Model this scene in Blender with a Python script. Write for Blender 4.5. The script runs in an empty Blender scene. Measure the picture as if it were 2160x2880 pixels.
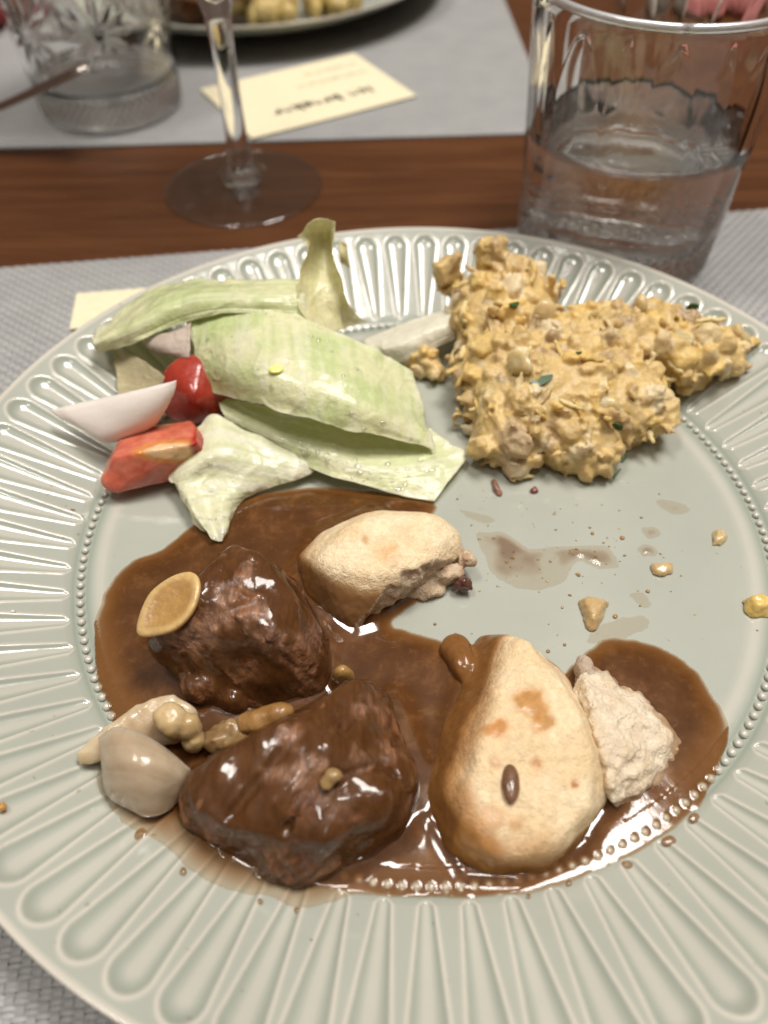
import bpy, bmesh, math, random
import numpy as np
from mathutils import Vector, Matrix

# ---------------------------------------------------------------- camera, light, exposure
S = bpy.context.scene
MM = 0.001
COL = S.collection

cam_data = bpy.data.cameras.new('camera')
cam = bpy.data.objects.new('camera', cam_data); COL.objects.link(cam)
cam_data.sensor_fit = 'VERTICAL'; cam_data.sensor_height = 36.0; cam_data.sensor_width = 27.0
cam_data.lens = 27.67
cam_data.clip_start = 0.005; cam_data.clip_end = 50
cam_data.dof.use_dof = True; cam_data.dof.focus_distance = 0.205; cam_data.dof.aperture_fstop = 8.0
cam.matrix_world = (Matrix.Translation((-0.0120, -0.1477, 0.1878))
                    @ Matrix.Rotation(math.radians(90 - 49.754), 4, 'X') @ Matrix.Rotation(-0.0158, 4, 'Z'))
S.camera = cam

world = bpy.data.worlds.new('World'); S.world = world; world.use_nodes = True
bg = world.node_tree.nodes['Background']
bg.inputs['Strength'].default_value = 0.31
# the room: a pale ceiling overhead, brown walls and furniture round the table
_nt = world.node_tree
_tc = _nt.nodes.new('ShaderNodeTexCoord'); _sx = _nt.nodes.new('ShaderNodeSeparateXYZ'); _rp = _nt.nodes.new('ShaderNodeValToRGB')
_nt.links.new(_tc.outputs['Generated'], _sx.inputs[0]); _nt.links.new(_sx.outputs['Z'], _rp.inputs[0]); _nt.links.new(_rp.outputs[0], bg.inputs['Color'])
_e = _rp.color_ramp.elements
_e[0].position = 0.0; _e[0].color = (.30, .20, .15, 1)
_e[1].position = 1.0; _e[1].color = (1.70, 1.61, 1.50, 1)
_m = _e.new(.66); _m.color = (.36, .25, .185, 1)
_m = _e.new(.82); _m.color = (.74, .69, .63, 1)
_m = _e.new(.92); _m.color = (1.42, 1.34, 1.24, 1)

def area_lamp(name, loc, target, sx, sy, power, color):
    d = bpy.data.lights.new(name, 'AREA'); d.shape = 'RECTANGLE'; d.size = sx; d.size_y = sy
    d.energy = power; d.color = color
    o = bpy.data.objects.new(name, d); COL.objects.link(o)
    o.location = loc
    o.rotation_euler = (Vector(target) - Vector(loc)).to_track_quat('-Z', 'Y').to_euler()
    return o
for loc, sx, sy, pw in (((0.42, 0.28, 1.60), .60, .42, 24), ((-0.42, 0.10, 1.60), .34, .24, 8.5), ((0.10, -0.38, 1.60), .20, .14, 2.5)):
    area_lamp('ceiling_lamp', loc, (loc[0] * .3, loc[1] * .3 + .05, 0), sx, sy, pw, (1.0, 0.945, 0.88))

S.render.engine = 'CYCLES'
S.cycles.use_denoising = True
S.cycles.max_bounces = 14; S.cycles.transmission_bounces = 12; S.cycles.glossy_bounces = 6
S.cycles.diffuse_bounces = 4; S.cycles.transparent_max_bounces = 16
S.cycles.caustics_refractive = True; S.cycles.caustics_reflective = False
S.cycles.blur_glossy = 0.6
S.cycles.sample_clamp_indirect = 6.0
S.view_settings.view_transform = 'Standard'; S.view_settings.look = 'None'
S.view_settings.gamma = 1.0; S.view_settings.exposure = 0.07

rng = np.random.default_rng(7)
random.seed(7)

# ---------------------------------------------------------------- helpers: noise and shapes (millimetres)
_TAB = [np.random.default_rng(100 + i).random((32, 32, 32)) for i in range(6)]
def vnoise(P, scale, seed=0):
    """value noise in 0..1 over points P (..., 3), feature size = scale"""
    q = np.asarray(P, float) / scale + seed * 7.31
    i = np.floor(q).astype(np.int64); f = q - i; f = f * f * (3 - 2 * f)
    t = _TAB[seed % 6]; i0 = i & 31; i1 = (i + 1) & 31
    x0, y0, z0 = i0[..., 0], i0[..., 1], i0[..., 2]; x1, y1, z1 = i1[..., 0], i1[..., 1], i1[..., 2]
    fx, fy, fz = f[..., 0], f[..., 1], f[..., 2]
    a = t[x0, y0, z0] * (1 - fx) + t[x1, y0, z0] * fx
    b = t[x0, y1, z0] * (1 - fx) + t[x1, y1, z0] * fx
    c = t[x0, y0, z1] * (1 - fx) + t[x1, y0, z1] * fx
    d = t[x0, y1, z1] * (1 - fx) + t[x1, y1, z1] * fx
    return (a * (1 - fy) + b * fy) * (1 - fz) + (c * (1 - fy) + d * fy) * fz
def fbm(P, scale, seed=0, octaves=3):
    r = 0; a = 1; n = 0
    for o in range(octaves):
        r = r + a * vnoise(P, scale / 2 ** o, seed + o); n += a; a *= .5
    return r / n
def sstep(a, b, x):
    t = np.clip((x - a) / (b - a), 0, 1); return t * t * (3 - 2 * t)
def mix(a, b, t):
    a = np.asarray(a, float); b = np.asarray(b, float); t = np.asarray(t)[..., None]
    return a * (1 - t) + b * t

def nets(F, lo, h):
    """naive surface nets: the zero surface of the grid F as vertices and quads"""
    s = F < 0
    nx, ny, nz = F.shape
    c = np.zeros((nx - 1, ny - 1, nz - 1), np.uint8)
    for dx in (0, 1):
        for dy in (0, 1):
            for dz in (0, 1):
                c += s[dx:nx - 1 + dx, dy:ny - 1 + dy, dz:nz - 1 + dz]
    act = (c > 0) & (c < 8)
    idx = -np.ones(act.shape, np.int64)
    cells = np.argwhere(act); idx[act] = np.arange(len(cells))
    acc = np.zeros((len(cells), 3)); cnt = np.zeros(len(cells))
    corners = [(a, b, d) for a in (0, 1) for b in (0, 1) for d in (0, 1)]
    for p in corners:
        for ax in range(3):
            if p[ax]: continue
            q = list(p); q[ax] = 1
            A = F[cells[:, 0] + p[0], cells[:, 1] + p[1], cells[:, 2] + p[2]]
            B = F[cells[:, 0] + q[0], cells[:, 1] + q[1], cells[:, 2] + q[2]]
            m = (A < 0) != (B < 0)
            t = np.where(m, A / np.where(m, A - B, 1), 0)
            v = np.tile(np.array(p, float), (len(cells), 1)); v[:, ax] = t
            acc[m] += v[m]; cnt[m] += 1
    V = (cells + acc / cnt[:, None]) * h + lo
    Q = []
    for ax in range(3):
        o1, o2 = [(1, 2), (2, 0), (0, 1)][ax]
        a = np.moveaxis(s, ax, 0)
        d = a[:-1] != a[1:]
        d = np.moveaxis(d, 0, ax)
        e = np.argwhere(d)
        ok = (e[:, o1] > 0) & (e[:, o2] > 0) & (e[:, o1] < F.shape[o1] - 1) & (e[:, o2] < F.shape[o2] - 1)
        e = e[ok]
        def cell(d1, d2):
            k = e.copy(); k[:, o1] -= d1; k[:, o2] -= d2
            return idx[k[:, 0], k[:, 1], k[:, 2]]
        q = np.stack([cell(1, 1), cell(0, 1), cell(0, 0), cell(1, 0)], 1)
        inside = s[e[:, 0], e[:, 1], e[:, 2]]
        q[~inside] = q[~inside][:, ::-1]
        Q.append(q)
    return V, np.concatenate(Q)

def hull_planes(pts):
    bm = bmesh.new()
    for p in pts: bm.verts.new(p)
    r = bmesh.ops.convex_hull(bm, input=bm.verts)
    bm.normal_update()
    pl = []
    cen = np.mean(np.array(pts, float), 0)
    for f in bm.faces:
        n = np.array(f.normal); o = np.array(f.verts[0].co)
        if np.dot(n, cen - o) > 0: n = -n
        d = np.dot(n, o)
        if np.linalg.norm(n) < .5: continue
        if not any(np.dot(n, m) > .995 and abs(d - e) < .6 for m, e in pl): pl.append((n, d))
    bm.free()
    return pl
def hull_sdf(pts, k=2.0):
    pl = hull_planes(pts)
    N = np.array([p[0] for p in pl]); Dd = np.array([p[1] for p in pl])
    def f(P):
        m = None
        for n, o in zip(N, Dd):
            d = P @ n - o; m = d if m is None else np.maximum(m, d)
        return m
    return f
def blur(A, w):
    """rounds a distance field: two box passes of half width w cells along each axis"""
    w = int(w)
    if w < 1: return A
    for _ in range(2):
        for ax in range(3):
            p = np.concatenate([np.repeat(A.take([0], ax), w + 1, ax), A, np.repeat(A.take([-1], ax), w, ax)], ax)
            c = np.cumsum(p, ax)
            n = A.shape[ax]
            A = (c.take(range(2 * w + 1, 2 * w + 1 + n), ax) - c.take(range(0, n), ax)) / (2 * w + 1)
    return A
def ell_sdf(c, r, rz=0.0):
    c = np.array(c, float); r = np.array(r, float); ca, sa = math.cos(rz), math.sin(rz)
    def f(P):
        q = P - c
        q = np.stack([q[..., 0] * ca + q[..., 1] * sa, -q[..., 0] * sa + q[..., 1] * ca, q[..., 2]], -1)
        g = np.linalg.norm(q / r, axis=-1)
        g = np.maximum(g, 1e-3)
        return (g - 1) * g / np.maximum(np.linalg.norm(q / r ** 2, axis=-1), 1e-4)
    return f
def smin(a, b, k):
    h = np.clip(.5 + .5 * (b - a) / k, 0, 1)
    return b * (1 - h) + a * h - k * h * (1 - h)
def poly_sdf(P, poly):
    """signed distance in the plane, positive inside"""
    P = np.asarray(P, float)[..., :2]; sh = P.shape[:-1]; P = P.reshape(-1, 2)
    a = np.array(poly, float)[:, :2]; b = np.roll(a, -1, 0)
    d = np.full(len(P), 1e9); ins = np.zeros(len(P), bool)
    for p, q in zip(a, b):
        e = q - p; w = P - p
        t = np.clip((w @ e) / (e @ e + 1e-12), 0, 1)
        d = np.minimum(d, np.linalg.norm(w - t[:, None] * e, axis=1))
        c = ((p[1] > P[:, 1]) != (q[1] > P[:, 1]))
        xi = p[0] + (P[:, 1] - p[1]) * e[0] / (e[1] if abs(e[1]) > 1e-9 else 1e-9)
        ins ^= c & (P[:, 0] < xi)
    return np.where(ins, d, -d).reshape(sh)
def smooth_poly(pts, n=8):
    """closed Catmull-Rom through the points"""
    p = np.array(pts, float); out = []
    for i in range(len(p)):
        a, b, c, d = p[i - 1], p[i], p[(i + 1) % len(p)], p[(i + 2) % len(p)]
        for t in np.linspace(0, 1, n, endpoint=False):
            out.append(.5 * (2 * b + (c - a) * t + (2 * a - 5 * b + 4 * c - d) * t * t + (3 * b - a - 3 * c + d) * t ** 3))
    return np.array(out)

# ---------------------------------------------------------------- helpers: objects
def mesh_from(name, V, Fc, smooth=True, attrs=None, uv=None):
    me = bpy.data.meshes.new(name)
    V = np.asarray(V, float) * MM
    if isinstance(Fc, np.ndarray):
        k = Fc.shape[1]
        me.vertices.add(len(V)); me.vertices.foreach_set('co', V.ravel())
        me.loops.add(Fc.size); me.loops.foreach_set('vertex_index', Fc.ravel().astype(np.int32))
        me.polygons.add(len(Fc)); me.polygons.foreach_set('loop_start', np.arange(0, Fc.size, k, dtype=np.int32))
        me.update(calc_edges=True); me.validate()
    else:
        me.from_pydata([tuple(v) for v in V], [], Fc); me.update()
    if smooth: me.polygons.foreach_set('use_smooth', np.ones(len(me.polygons), bool))
    for k, a in (attrs or {}).items():
        a = np.asarray(a, float)
        if a.ndim == 2:
            at = me.attributes.new(k, 'FLOAT_COLOR', 'POINT')
            c = np.ones((len(V), 4)); c[:, :3] = a[:, :3]; at.data.foreach_set('color', c.ravel())
        else:
            at = me.attributes.new(k, 'FLOAT', 'POINT'); at.data.foreach_set('value', a)
    return me
def tag(o, label=None, cat=None, group=None, kind=None):
    for k, v in (('label', label), ('category', cat), ('group', group), ('kind', kind)):
        if v: o[k] = v
    return o
def obj(name, V, Fc, mat, parent=None, smooth=True, attrs=None, label=None, cat=None, group=None, kind=None):
    V = np.asarray(V, float)
    loc = np.array([(V[:, 0].min() + V[:, 0].max()) / 2, (V[:, 1].min() + V[:, 1].max()) / 2, V[:, 2].min()])
    me = mesh_from(name, V - loc, Fc, smooth, attrs)
    if mat: me.materials.append(mat)
    o = bpy.data.objects.new(name, me); COL.objects.link(o)
    o.location = Vector(loc * MM)
    if parent is not None:
        o.parent = parent; o.location = Vector(loc * MM) - wloc(parent)
    return tag(o, label, cat, group, kind)
def wloc(o):
    v = Vector(o.location)
    while o.parent is not None:
        o = o.parent; v = v + Vector(o.location)
    return v
def empty(name, loc, label, cat, group=None):
    o = bpy.data.objects.new(name, None); COL.objects.link(o)
    o.empty_display_size = .01
    o.location = Vector(loc) * MM
    return tag(o, label, cat, group)
def copy_tree(o, parent=None):
    c = o.copy(); COL.objects.link(c); c.parent = parent
    for ch in list(o.children): copy_tree(ch, c)
    return c

# ---------------------------------------------------------------- materials
def mat_new(name):
    m = bpy.data.materials.new(name); m.use_nodes = True
    nt = m.node_tree; nt.nodes.clear()
    out = nt.nodes.new('ShaderNodeOutputMaterial')
    b = nt.nodes.new('ShaderNodeBsdfPrincipled')
    nt.links.new(b.outputs[0], out.inputs['Surface'])
    return m, nt, b, out
def N(nt, typ, **kw):
    n = nt.nodes.new(typ)
    for k, v in kw.items():
        if k in n.inputs.keys() if hasattr(n.inputs, 'keys') else False: n.inputs[k].default_value = v
        else: setattr(n, k, v)
    return n
def coords(nt, scale=(1, 1, 1), which='Object'):
    tc = nt.nodes.new('ShaderNodeTexCoord'); mp = nt.nodes.new('ShaderNodeMapping')
    mp.inputs['Scale'].default_value = scale
    nt.links.new(tc.outputs[which], mp.inputs['Vector'])
    return mp.outputs[0]
def noise(nt, vec, scale, detail=3, rough=.55, dist=0.0):
    n = nt.nodes.new('ShaderNodeTexNoise')
    n.inputs['Scale'].default_value = scale; n.inputs['Detail'].default_value = detail
    n.inputs['Roughness'].default_value = rough; n.inputs['Distortion'].default_value = dist
    nt.links.new(vec, n.inputs['Vector'])
    return n.outputs['Fac']
def ramp(nt, fac, stops):
    r = nt.nodes.new('ShaderNodeValToRGB')
    e = r.color_ramp.elements
    while len(e) < len(stops): e.new(.5)
    for el, (p, c) in zip(e, stops):
        el.position = p; el.color = (*c, 1) if len(c) == 3 else c
    nt.links.new(fac, r.inputs[0])
    return r.outputs[0]
def rangeval(nt, fac, a, b, lo, hi):
    r = nt.nodes.new('ShaderNodeMapRange')
    for k, v in (('From Min', a), ('From Max', b), ('To Min', lo), ('To Max', hi)): r.inputs[k].default_value = v
    nt.links.new(fac, r.inputs['Value'])
    return r.outputs[0]
def attr(nt, name, out='Color'):
    a = nt.nodes.new('ShaderNodeAttribute'); a.attribute_name = name
    return a.outputs[out]
def mixc(nt, a, b, fac, mode='MIX'):
    m = nt.nodes.new('ShaderNodeMix'); m.data_type = 'RGBA'; m.blend_type = mode
    for s, v in ((0, fac), (6, a), (7, b)):
        if hasattr(v, 'is_linked') or hasattr(v, 'links'): nt.links.new(v, m.inputs[s])
        elif s == 0: m.inputs[0].default_value = v
        else: m.inputs[s].default_value = (*v, 1)
    return m.outputs[2]
def bump(nt, height, dist, strength=1.0, prev=None):
    b = nt.nodes.new('ShaderNodeBump')
    b.inputs['Distance'].default_value = dist; b.inputs['Strength'].default_value = strength
    nt.links.new(height, b.inputs['Height'])
    if prev is not None: nt.links.new(prev, b.inputs['Normal'])
    return b.outputs[0]
def food(name, rough=.4, rough_wet=None, var=.12, var_scale=700, bumps=((900, .0003),), sss=0.0, sss_scale=.002,
         sss_rad=(1, .5, .25), spec=.5, coat=0.0, stretch=(1, 1, 1), translucent=0.0, rough_var=.1, transmission=0.0, map_rot=(0, 0, 0)):
    """a food surface: colour from the mesh's own pigment attribute, grain and relief from noise"""
    m, nt, b, out = mat_new(name)
    vec = coords(nt, stretch)
    vec.node.inputs['Rotation'].default_value = map_rot
    col = attr(nt, 'pigment')
    f = noise(nt, vec, var_scale, 4)
    f = rangeval(nt, f, .3, .7, 1 - var, 1 + var)
    cc = nt.nodes.new('ShaderNodeVectorMath'); cc.operation = 'SCALE'
    nt.links.new(col, cc.inputs[0]); nt.links.new(f, cc.inputs['Scale'])
    nt.links.new(cc.outputs[0], b.inputs['Base Color'])
    rn = rangeval(nt, noise(nt, vec, var_scale * .5, 3), .3, .7, -rough_var, rough_var)
    if rough_wet is not None:
        w = rangeval(nt, attr(nt, 'wet', 'Fac'), 0, 1, rough, rough_wet)
        ad = nt.nodes.new('ShaderNodeMath'); ad.operation = 'ADD'; ad.use_clamp = True
        nt.links.new(w, ad.inputs[0]); nt.links.new(rn, ad.inputs[1])
        nt.links.new(ad.outputs[0], b.inputs['Roughness'])
    else:
        ad = nt.nodes.new('ShaderNodeMath'); ad.operation = 'ADD'; ad.use_clamp = True
        ad.inputs[0].default_value = rough; nt.links.new(rn, ad.inputs[1])
        nt.links.new(ad.outputs[0], b.inputs['Roughness'])
    prev = None
    for sc, d in bumps:
        prev = bump(nt, noise(nt, vec, sc, 4), d, 1.0, prev)
        if rough_wet is not None: nt.links.new(rangeval(nt, attr(nt, 'wet', 'Fac'), 0, .9, 1.0, .05), prev.node.inputs['Strength'])
    if prev is not None: nt.links.new(prev, b.inputs['Normal'])
    b.inputs['Subsurface Weight'].default_value = sss
    b.inputs['Subsurface Radius'].default_value = sss_rad
    b.inputs['Subsurface Scale'].default_value = sss_scale
    b.inputs['Specular IOR Level'].default_value = spec
    b.inputs['Transmission Weight'].default_value = transmission; b.inputs['IOR'].default_value = 1.4
    b.inputs['Coat Weight'].default_value = coat; b.inputs['Coat Roughness'].default_value = .08
    if translucent:
        t = nt.nodes.new('ShaderNodeBsdfTranslucent'); mx = nt.nodes.new('ShaderNodeMixShader')
        nt.links.new(cc.outputs[0], t.inputs['Color']); mx.inputs[0].default_value = translucent
        nt.links.new(b.outputs[0], mx.inputs[1]); nt.links.new(t.outputs[0], mx.inputs[2])
        nt.links.new(mx.outputs[0], out.inputs['Surface'])
    return m
def plain(name, color, rough=.5, metallic=0.0, spec=.5, bumps=(), stretch=(1, 1, 1), sss=0, sss_scale=.001):
    m, nt, b, out = mat_new(name)
    vec = coords(nt, stretch)
    f = noise(nt, vec, 300, 4)
    c = mixc(nt, tuple(x * .88 for x in color), tuple(min(1, x * 1.1) for x in color), f)
    nt.links.new(c, b.inputs['Base Color'])
    b.inputs['Roughness'].default_value = rough; b.inputs['Metallic'].default_value = metallic
    b.inputs['Specular IOR Level'].default_value = spec
    b.inputs['Subsurface Weight'].default_value = sss; b.inputs['Subsurface Scale'].default_value = sss_scale
    prev = None
    for sc, d in bumps: prev = bump(nt, noise(nt, vec, sc, 4), d, 1.0, prev)
    if prev is not None: nt.links.new(prev, b.inputs['Normal'])
    return m

M = {}
def build_materials():
    # varnished wood
    m, nt, b, out = mat_new('varnished_wood')
    v = coords(nt, (1.6, 26, 26)); g = noise(nt, v, 5.0, 9, .68, .9)
    v2 = coords(nt, (14, 300, 300)); g2 = noise(nt, v2, 3.0, 4, .6)
    c = ramp(nt, g, [(.25, (.050, .0165, .005)), (.5, (.092, .032, .0095)), (.75, (.140, .052, .016))])
    c = mixc(nt, c, ramp(nt, g2, [(.3, (.62, .58, .55)), (.6, (1, 1, 1))]), .5, 'MULTIPLY')
    nt.links.new(c, b.inputs['Base Color'])
    nt.links.new(rangeval(nt, g, .3, .7, .30, .42), b.inputs['Roughness'])
    nt.links.new(bump(nt, g2, .00008), b.inputs['Normal'])
    M['wood'] = m
    # woven vinyl strands
    for nm, base in (('warp_vinyl', (.345, .345, .335)), ('weft_vinyl', (.405, .405, .395))):
        m, nt, b, out = mat_new(nm)
        v = coords(nt); f = noise(nt, v, 60, 4)
        f2 = noise(nt, coords(nt, (1, 30, 1)), 40, 3)
        c = mixc(nt, tuple(x * .86 for x in base), tuple(x * 1.14 for x in base), f)
        c = mixc(nt, c, ramp(nt, f2, [(.35, (.86, .86, .88)), (.65, (1, 1, 1))]), 1.0, 'MULTIPLY')
        nt.links.new(c, b.inputs['Base Color']); b.inputs['Roughness'].default_value = .5
        M[nm] = m
    M['mat_back'] = plain('mat_backing', (.20, .195, .195), .8)
    # celadon glaze: pools darker and greener in the relief
    m, nt, b, out = mat_new('celadon_glaze')
    v = coords(nt)
    c = ramp(nt, attr(nt, 'glaze', 'Fac'), [(0.0, (.225, .272, .226)), (.35, (.335, .366, .310)), (.62, (.39, .408, .356)), (1.0, (.575, .545, .475))])
    f = rangeval(nt, noise(nt, v, 30, 4), .3, .7, .95, 1.05)
    cc = nt.nodes.new('ShaderNodeVectorMath'); cc.operation = 'SCALE'
    nt.links.new(c, cc.inputs[0]); nt.links.new(f, cc.inputs['Scale'])
    # tiny iron specks
    sp = ramp(nt, noise(nt, v, 420, 1), [(.76, (1, 1, 1)), (.80, (.62, .55, .45))])
    c2 = mixc(nt, cc.outputs[0], sp, .6, 'MULTIPLY')
    nt.links.new(c2, b.inputs['Base Color'])
    b.inputs['Roughness'].default_value = .16; b.inputs['Coat Weight'].default_value = .5; b.inputs['Coat Roughness'].default_value = .06
    nt.links.new(bump(nt, noise(nt, v, 90, 3), .00012), b.inputs['Normal'])
    M['glaze'] = m
    # clear glass and water
    for nm, ior, rough in (('clear_glass', 1.5, .0), ('water', 1.333, 0)):
        m, nt, b, out = mat_new(nm)
        b.inputs['Base Color'].default_value = (.985, .99, .985, 1)
        b.inputs['Transmission Weight'].default_value = 1; b.inputs['IOR'].default_value = ior
        b.inputs['Roughness'].default_value = rough
        M[nm] = m
    m, nt, b, out = mat_new('frosted_rim_glint')  # frosted and whitish: the rim's bright highlight put into the material
    b.inputs['Base Color'].default_value = (.97, .97, .97, 1); b.inputs['Transmission Weight'].default_value = .75
    b.inputs['IOR'].default_value = 1.5; b.inputs['Roughness'].default_value = .32; b.inputs['Coat Weight'].default_value = 1.0
    M['rim_glint'] = m
    m, nt, b, out = mat_new('thin_glass')
    tr = nt.nodes.new('ShaderNodeBsdfTransparent'); tr.inputs[0].default_value = (.965, .97, .968, 1)
    gl = nt.nodes.new('ShaderNodeBsdfGlossy'); gl.inputs['Roughness'].default_value = .03
    lw = nt.nodes.new('ShaderNodeLayerWeight'); lw.inputs['Blend'].default_value = .5
    pw = nt.nodes.new('ShaderNodeMath'); pw.operation = 'POWER'; pw.inputs[1].default_value = 3.5
    nt.links.new(lw.outputs['Facing'], pw.inputs[0])
    fr = nt.nodes.new('ShaderNodeMath'); fr.operation = 'MULTIPLY_ADD'; fr.inputs[1].default_value = .8; fr.inputs[2].default_value = .11
    nt.links.new(pw.outputs[0], fr.inputs[0])
    mx = nt.nodes.new('ShaderNodeMixShader')
    nt.links.new(fr.outputs[0], mx.inputs[0]); nt.links.new(tr.outputs[0], mx.inputs[1]); nt.links.new(gl.outputs[0], mx.inputs[2])
    nt.links.new(mx.outputs[0], out.inputs['Surface']); nt.nodes.remove(b)
    M['thin_glass'] = m
    m, nt, b, out = mat_new('steel')
    b.inputs['Base Color'].default_value = (.50, .44, .40, 1); b.inputs['Metallic'].default_value = 1
    b.inputs['Roughness'].default_value = .22
    nt.links.new(bump(nt, noise(nt, coords(nt, (1, 1, 40)), 200, 3), .00002), b.inputs['Normal'])
    M['steel'] = m
    M['card'] = plain('cream_card', (.80, .72, .50), .7, bumps=((900, .00003),))
    M['ink'] = plain('black_ink', (.03, .028, .025), .6)
    M['ink_pale'] = plain('grey_ink', (.22, .20, .15), .7)
    # gravy: opaque where deep, a clear amber film where thin
    m, nt, b, out = mat_new('gravy')
    v = coords(nt)
    th = attr(nt, 'depth', 'Fac')
    n1 = noise(nt, v, 150, 4, .6, .3); n2 = noise(nt, v, 420, 4, .6, .5)
    c = ramp(nt, n1, [(.30, (.072, .0265, .0072)), (.55, (.100, .039, .0108)), (.72, (.155, .066, .0195))])
    fl = ramp(nt, n2, [(.57, (0, 0, 0)), (.68, (1, 1, 1))])
    c = mixc(nt, c, (.19, .088, .034), mixc(nt, (0, 0, 0), fl, .32))
    c = mixc(nt, (.235, .098, .022), c, rangeval(nt, th, .35, 1.7, 0, 1))
    c = mixc(nt, (.47, .33, .165), c, rangeval(nt, th, .15, .55, 0, 1))
    nt.links.new(c, b.inputs['Base Color'])
    nt.links.new(rangeval(nt, n1, .3, .7, .05, .12), b.inputs['Roughness'])
    b.inputs['Specular IOR Level'].default_value = .7
    b.inputs['Subsurface Weight'].default_value = .08; b.inputs['Subsurface Scale'].default_value = .001
    b.inputs['Subsurface Radius'].default_value = (1, .4, .15)
    nt.links.new(bump(nt, n1, .00006, .6, bump(nt, n2, .00002, .6)), b.inputs['Normal'])
    nt.links.new(attr(nt, 'cover', 'Fac'), b.inputs['Alpha'])
    M['gravy'] = m
    M['meat'] = food('braised_beef', rough=.40, rough_wet=.05, var=.45, var_scale=700, bumps=((2600, .00022), (900, .0006)), stretch=(1, .16, 1), map_rot=(.75, 0, .55),
                     sss=.05, sss_scale=.002, coat=.1, rough_var=.06)
    M['bread'] = food('roll_crust', rough=.58, rough_wet=.14, var=.13, var_scale=650, bumps=((2600, .00025), (1100, .00045), (300, .0004)), sss=.15, sss_scale=.002, rough_var=.06)
    M['crumb'] = food('bread_crumb', rough=.85, rough_wet=.3, var=.10, var_scale=700, bumps=((1800, .0004), (700, .0009)), sss=.2, sss_scale=.003)
    M['mash'] = food('crushed_potato', rough=.30, var=.10, var_scale=600, bumps=((2200, .00012), (800, .0003)), sss=.3, sss_scale=.003, rough_var=.18)
    M['onion'] = food('cooked_onion', rough=.20, var=.06, var_scale=200, bumps=((400, .0003),), sss=.9, sss_scale=.008, sss_rad=(1, .8, .55), coat=.3)
    M['raw_onion'] = food('raw_onion', rough=.3, var=.05, var_scale=250, bumps=((300, .00015),), sss=.5, sss_scale=.004, sss_rad=(1, .85, .75), stretch=(.3, 1, 1))
    M['garlic'] = food('stewed_garlic', rough=.28, var=.10, var_scale=500, bumps=((700, .0002),), sss=.4, sss_scale=.003, sss_rad=(1, .7, .3), coat=.4)
    M['tomato'] = food('tomato_flesh', rough=.16, var=.15, var_scale=350, bumps=((500, .00025),), sss=.45, sss_scale=.003, sss_rad=(1, .25, .1), coat=.5)
    # lettuce
    m = food('lettuce', rough=.24, var=.06, var_scale=350, bumps=((1100, .00018), (420, .0004)), sss=0, spec=.5, coat=.35, translucent=.30, rough_var=.14)
    M['lettuce'] = m
    m = M['thin_glass'].copy(); m.name = 'glint_drop'  # clear glossy material for drops added as wet glints
    for n_ in m.node_tree.nodes:
        if n_.type == 'MATH' and n_.operation == 'MULTIPLY_ADD': n_.inputs[2].default_value = .16
        if n_.type == 'BSDF_TRANSPARENT': n_.inputs[0].default_value = (.99, .99, .97, 1)
    M['drop'] = m
    M['parsley'] = plain('parsley_green', (.025, .085, .018), .4)
    M['oil'] = plain('oil_drop', (.80, .80, .26), .05, sss=.6, sss_scale=.003)
    M['red_cloth'] = plain('red_cloth', (.16, .008, .010), .8, bumps=((900, .0003),))
    M['pink_cloth'] = plain('pink_cloth', (.42, .14, .13), .85, bumps=((900, .0003),))
    M['pale_cloth'] = plain('pale_cloth', (.42, .38, .32), .8, bumps=((900, .0003),))
build_materials()

# ---------------------------------------------------------------- the table
TZ = -1.6          # wood top; woven mats lie on it with their tops near zero
def box(lo, hi):
    x0, y0, z0 = lo; x1, y1, z1 = hi
    V = [(x0, y0, z0), (x1, y0, z0), (x1, y1, z0), (x0, y1, z0), (x0, y0, z1), (x1, y0, z1), (x1, y1, z1), (x0, y1, z1)]
    return V, [(3, 2, 1, 0), (4, 5, 6, 7), (0, 1, 5, 4), (1, 2, 6, 5), (2, 3, 7, 6), (3, 0, 4, 7)]
V, Fc = box((-900, -420, TZ - 32), (900, 980, TZ))
tab = obj('wooden_table', V, Fc, M['wood'], smooth=False, kind='structure')
tag(tab, 'varnished reddish brown wooden table top under everything', 'table')
bv = tab.modifiers.new('edge', 'BEVEL'); bv.width = .003; bv.segments = 3

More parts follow.
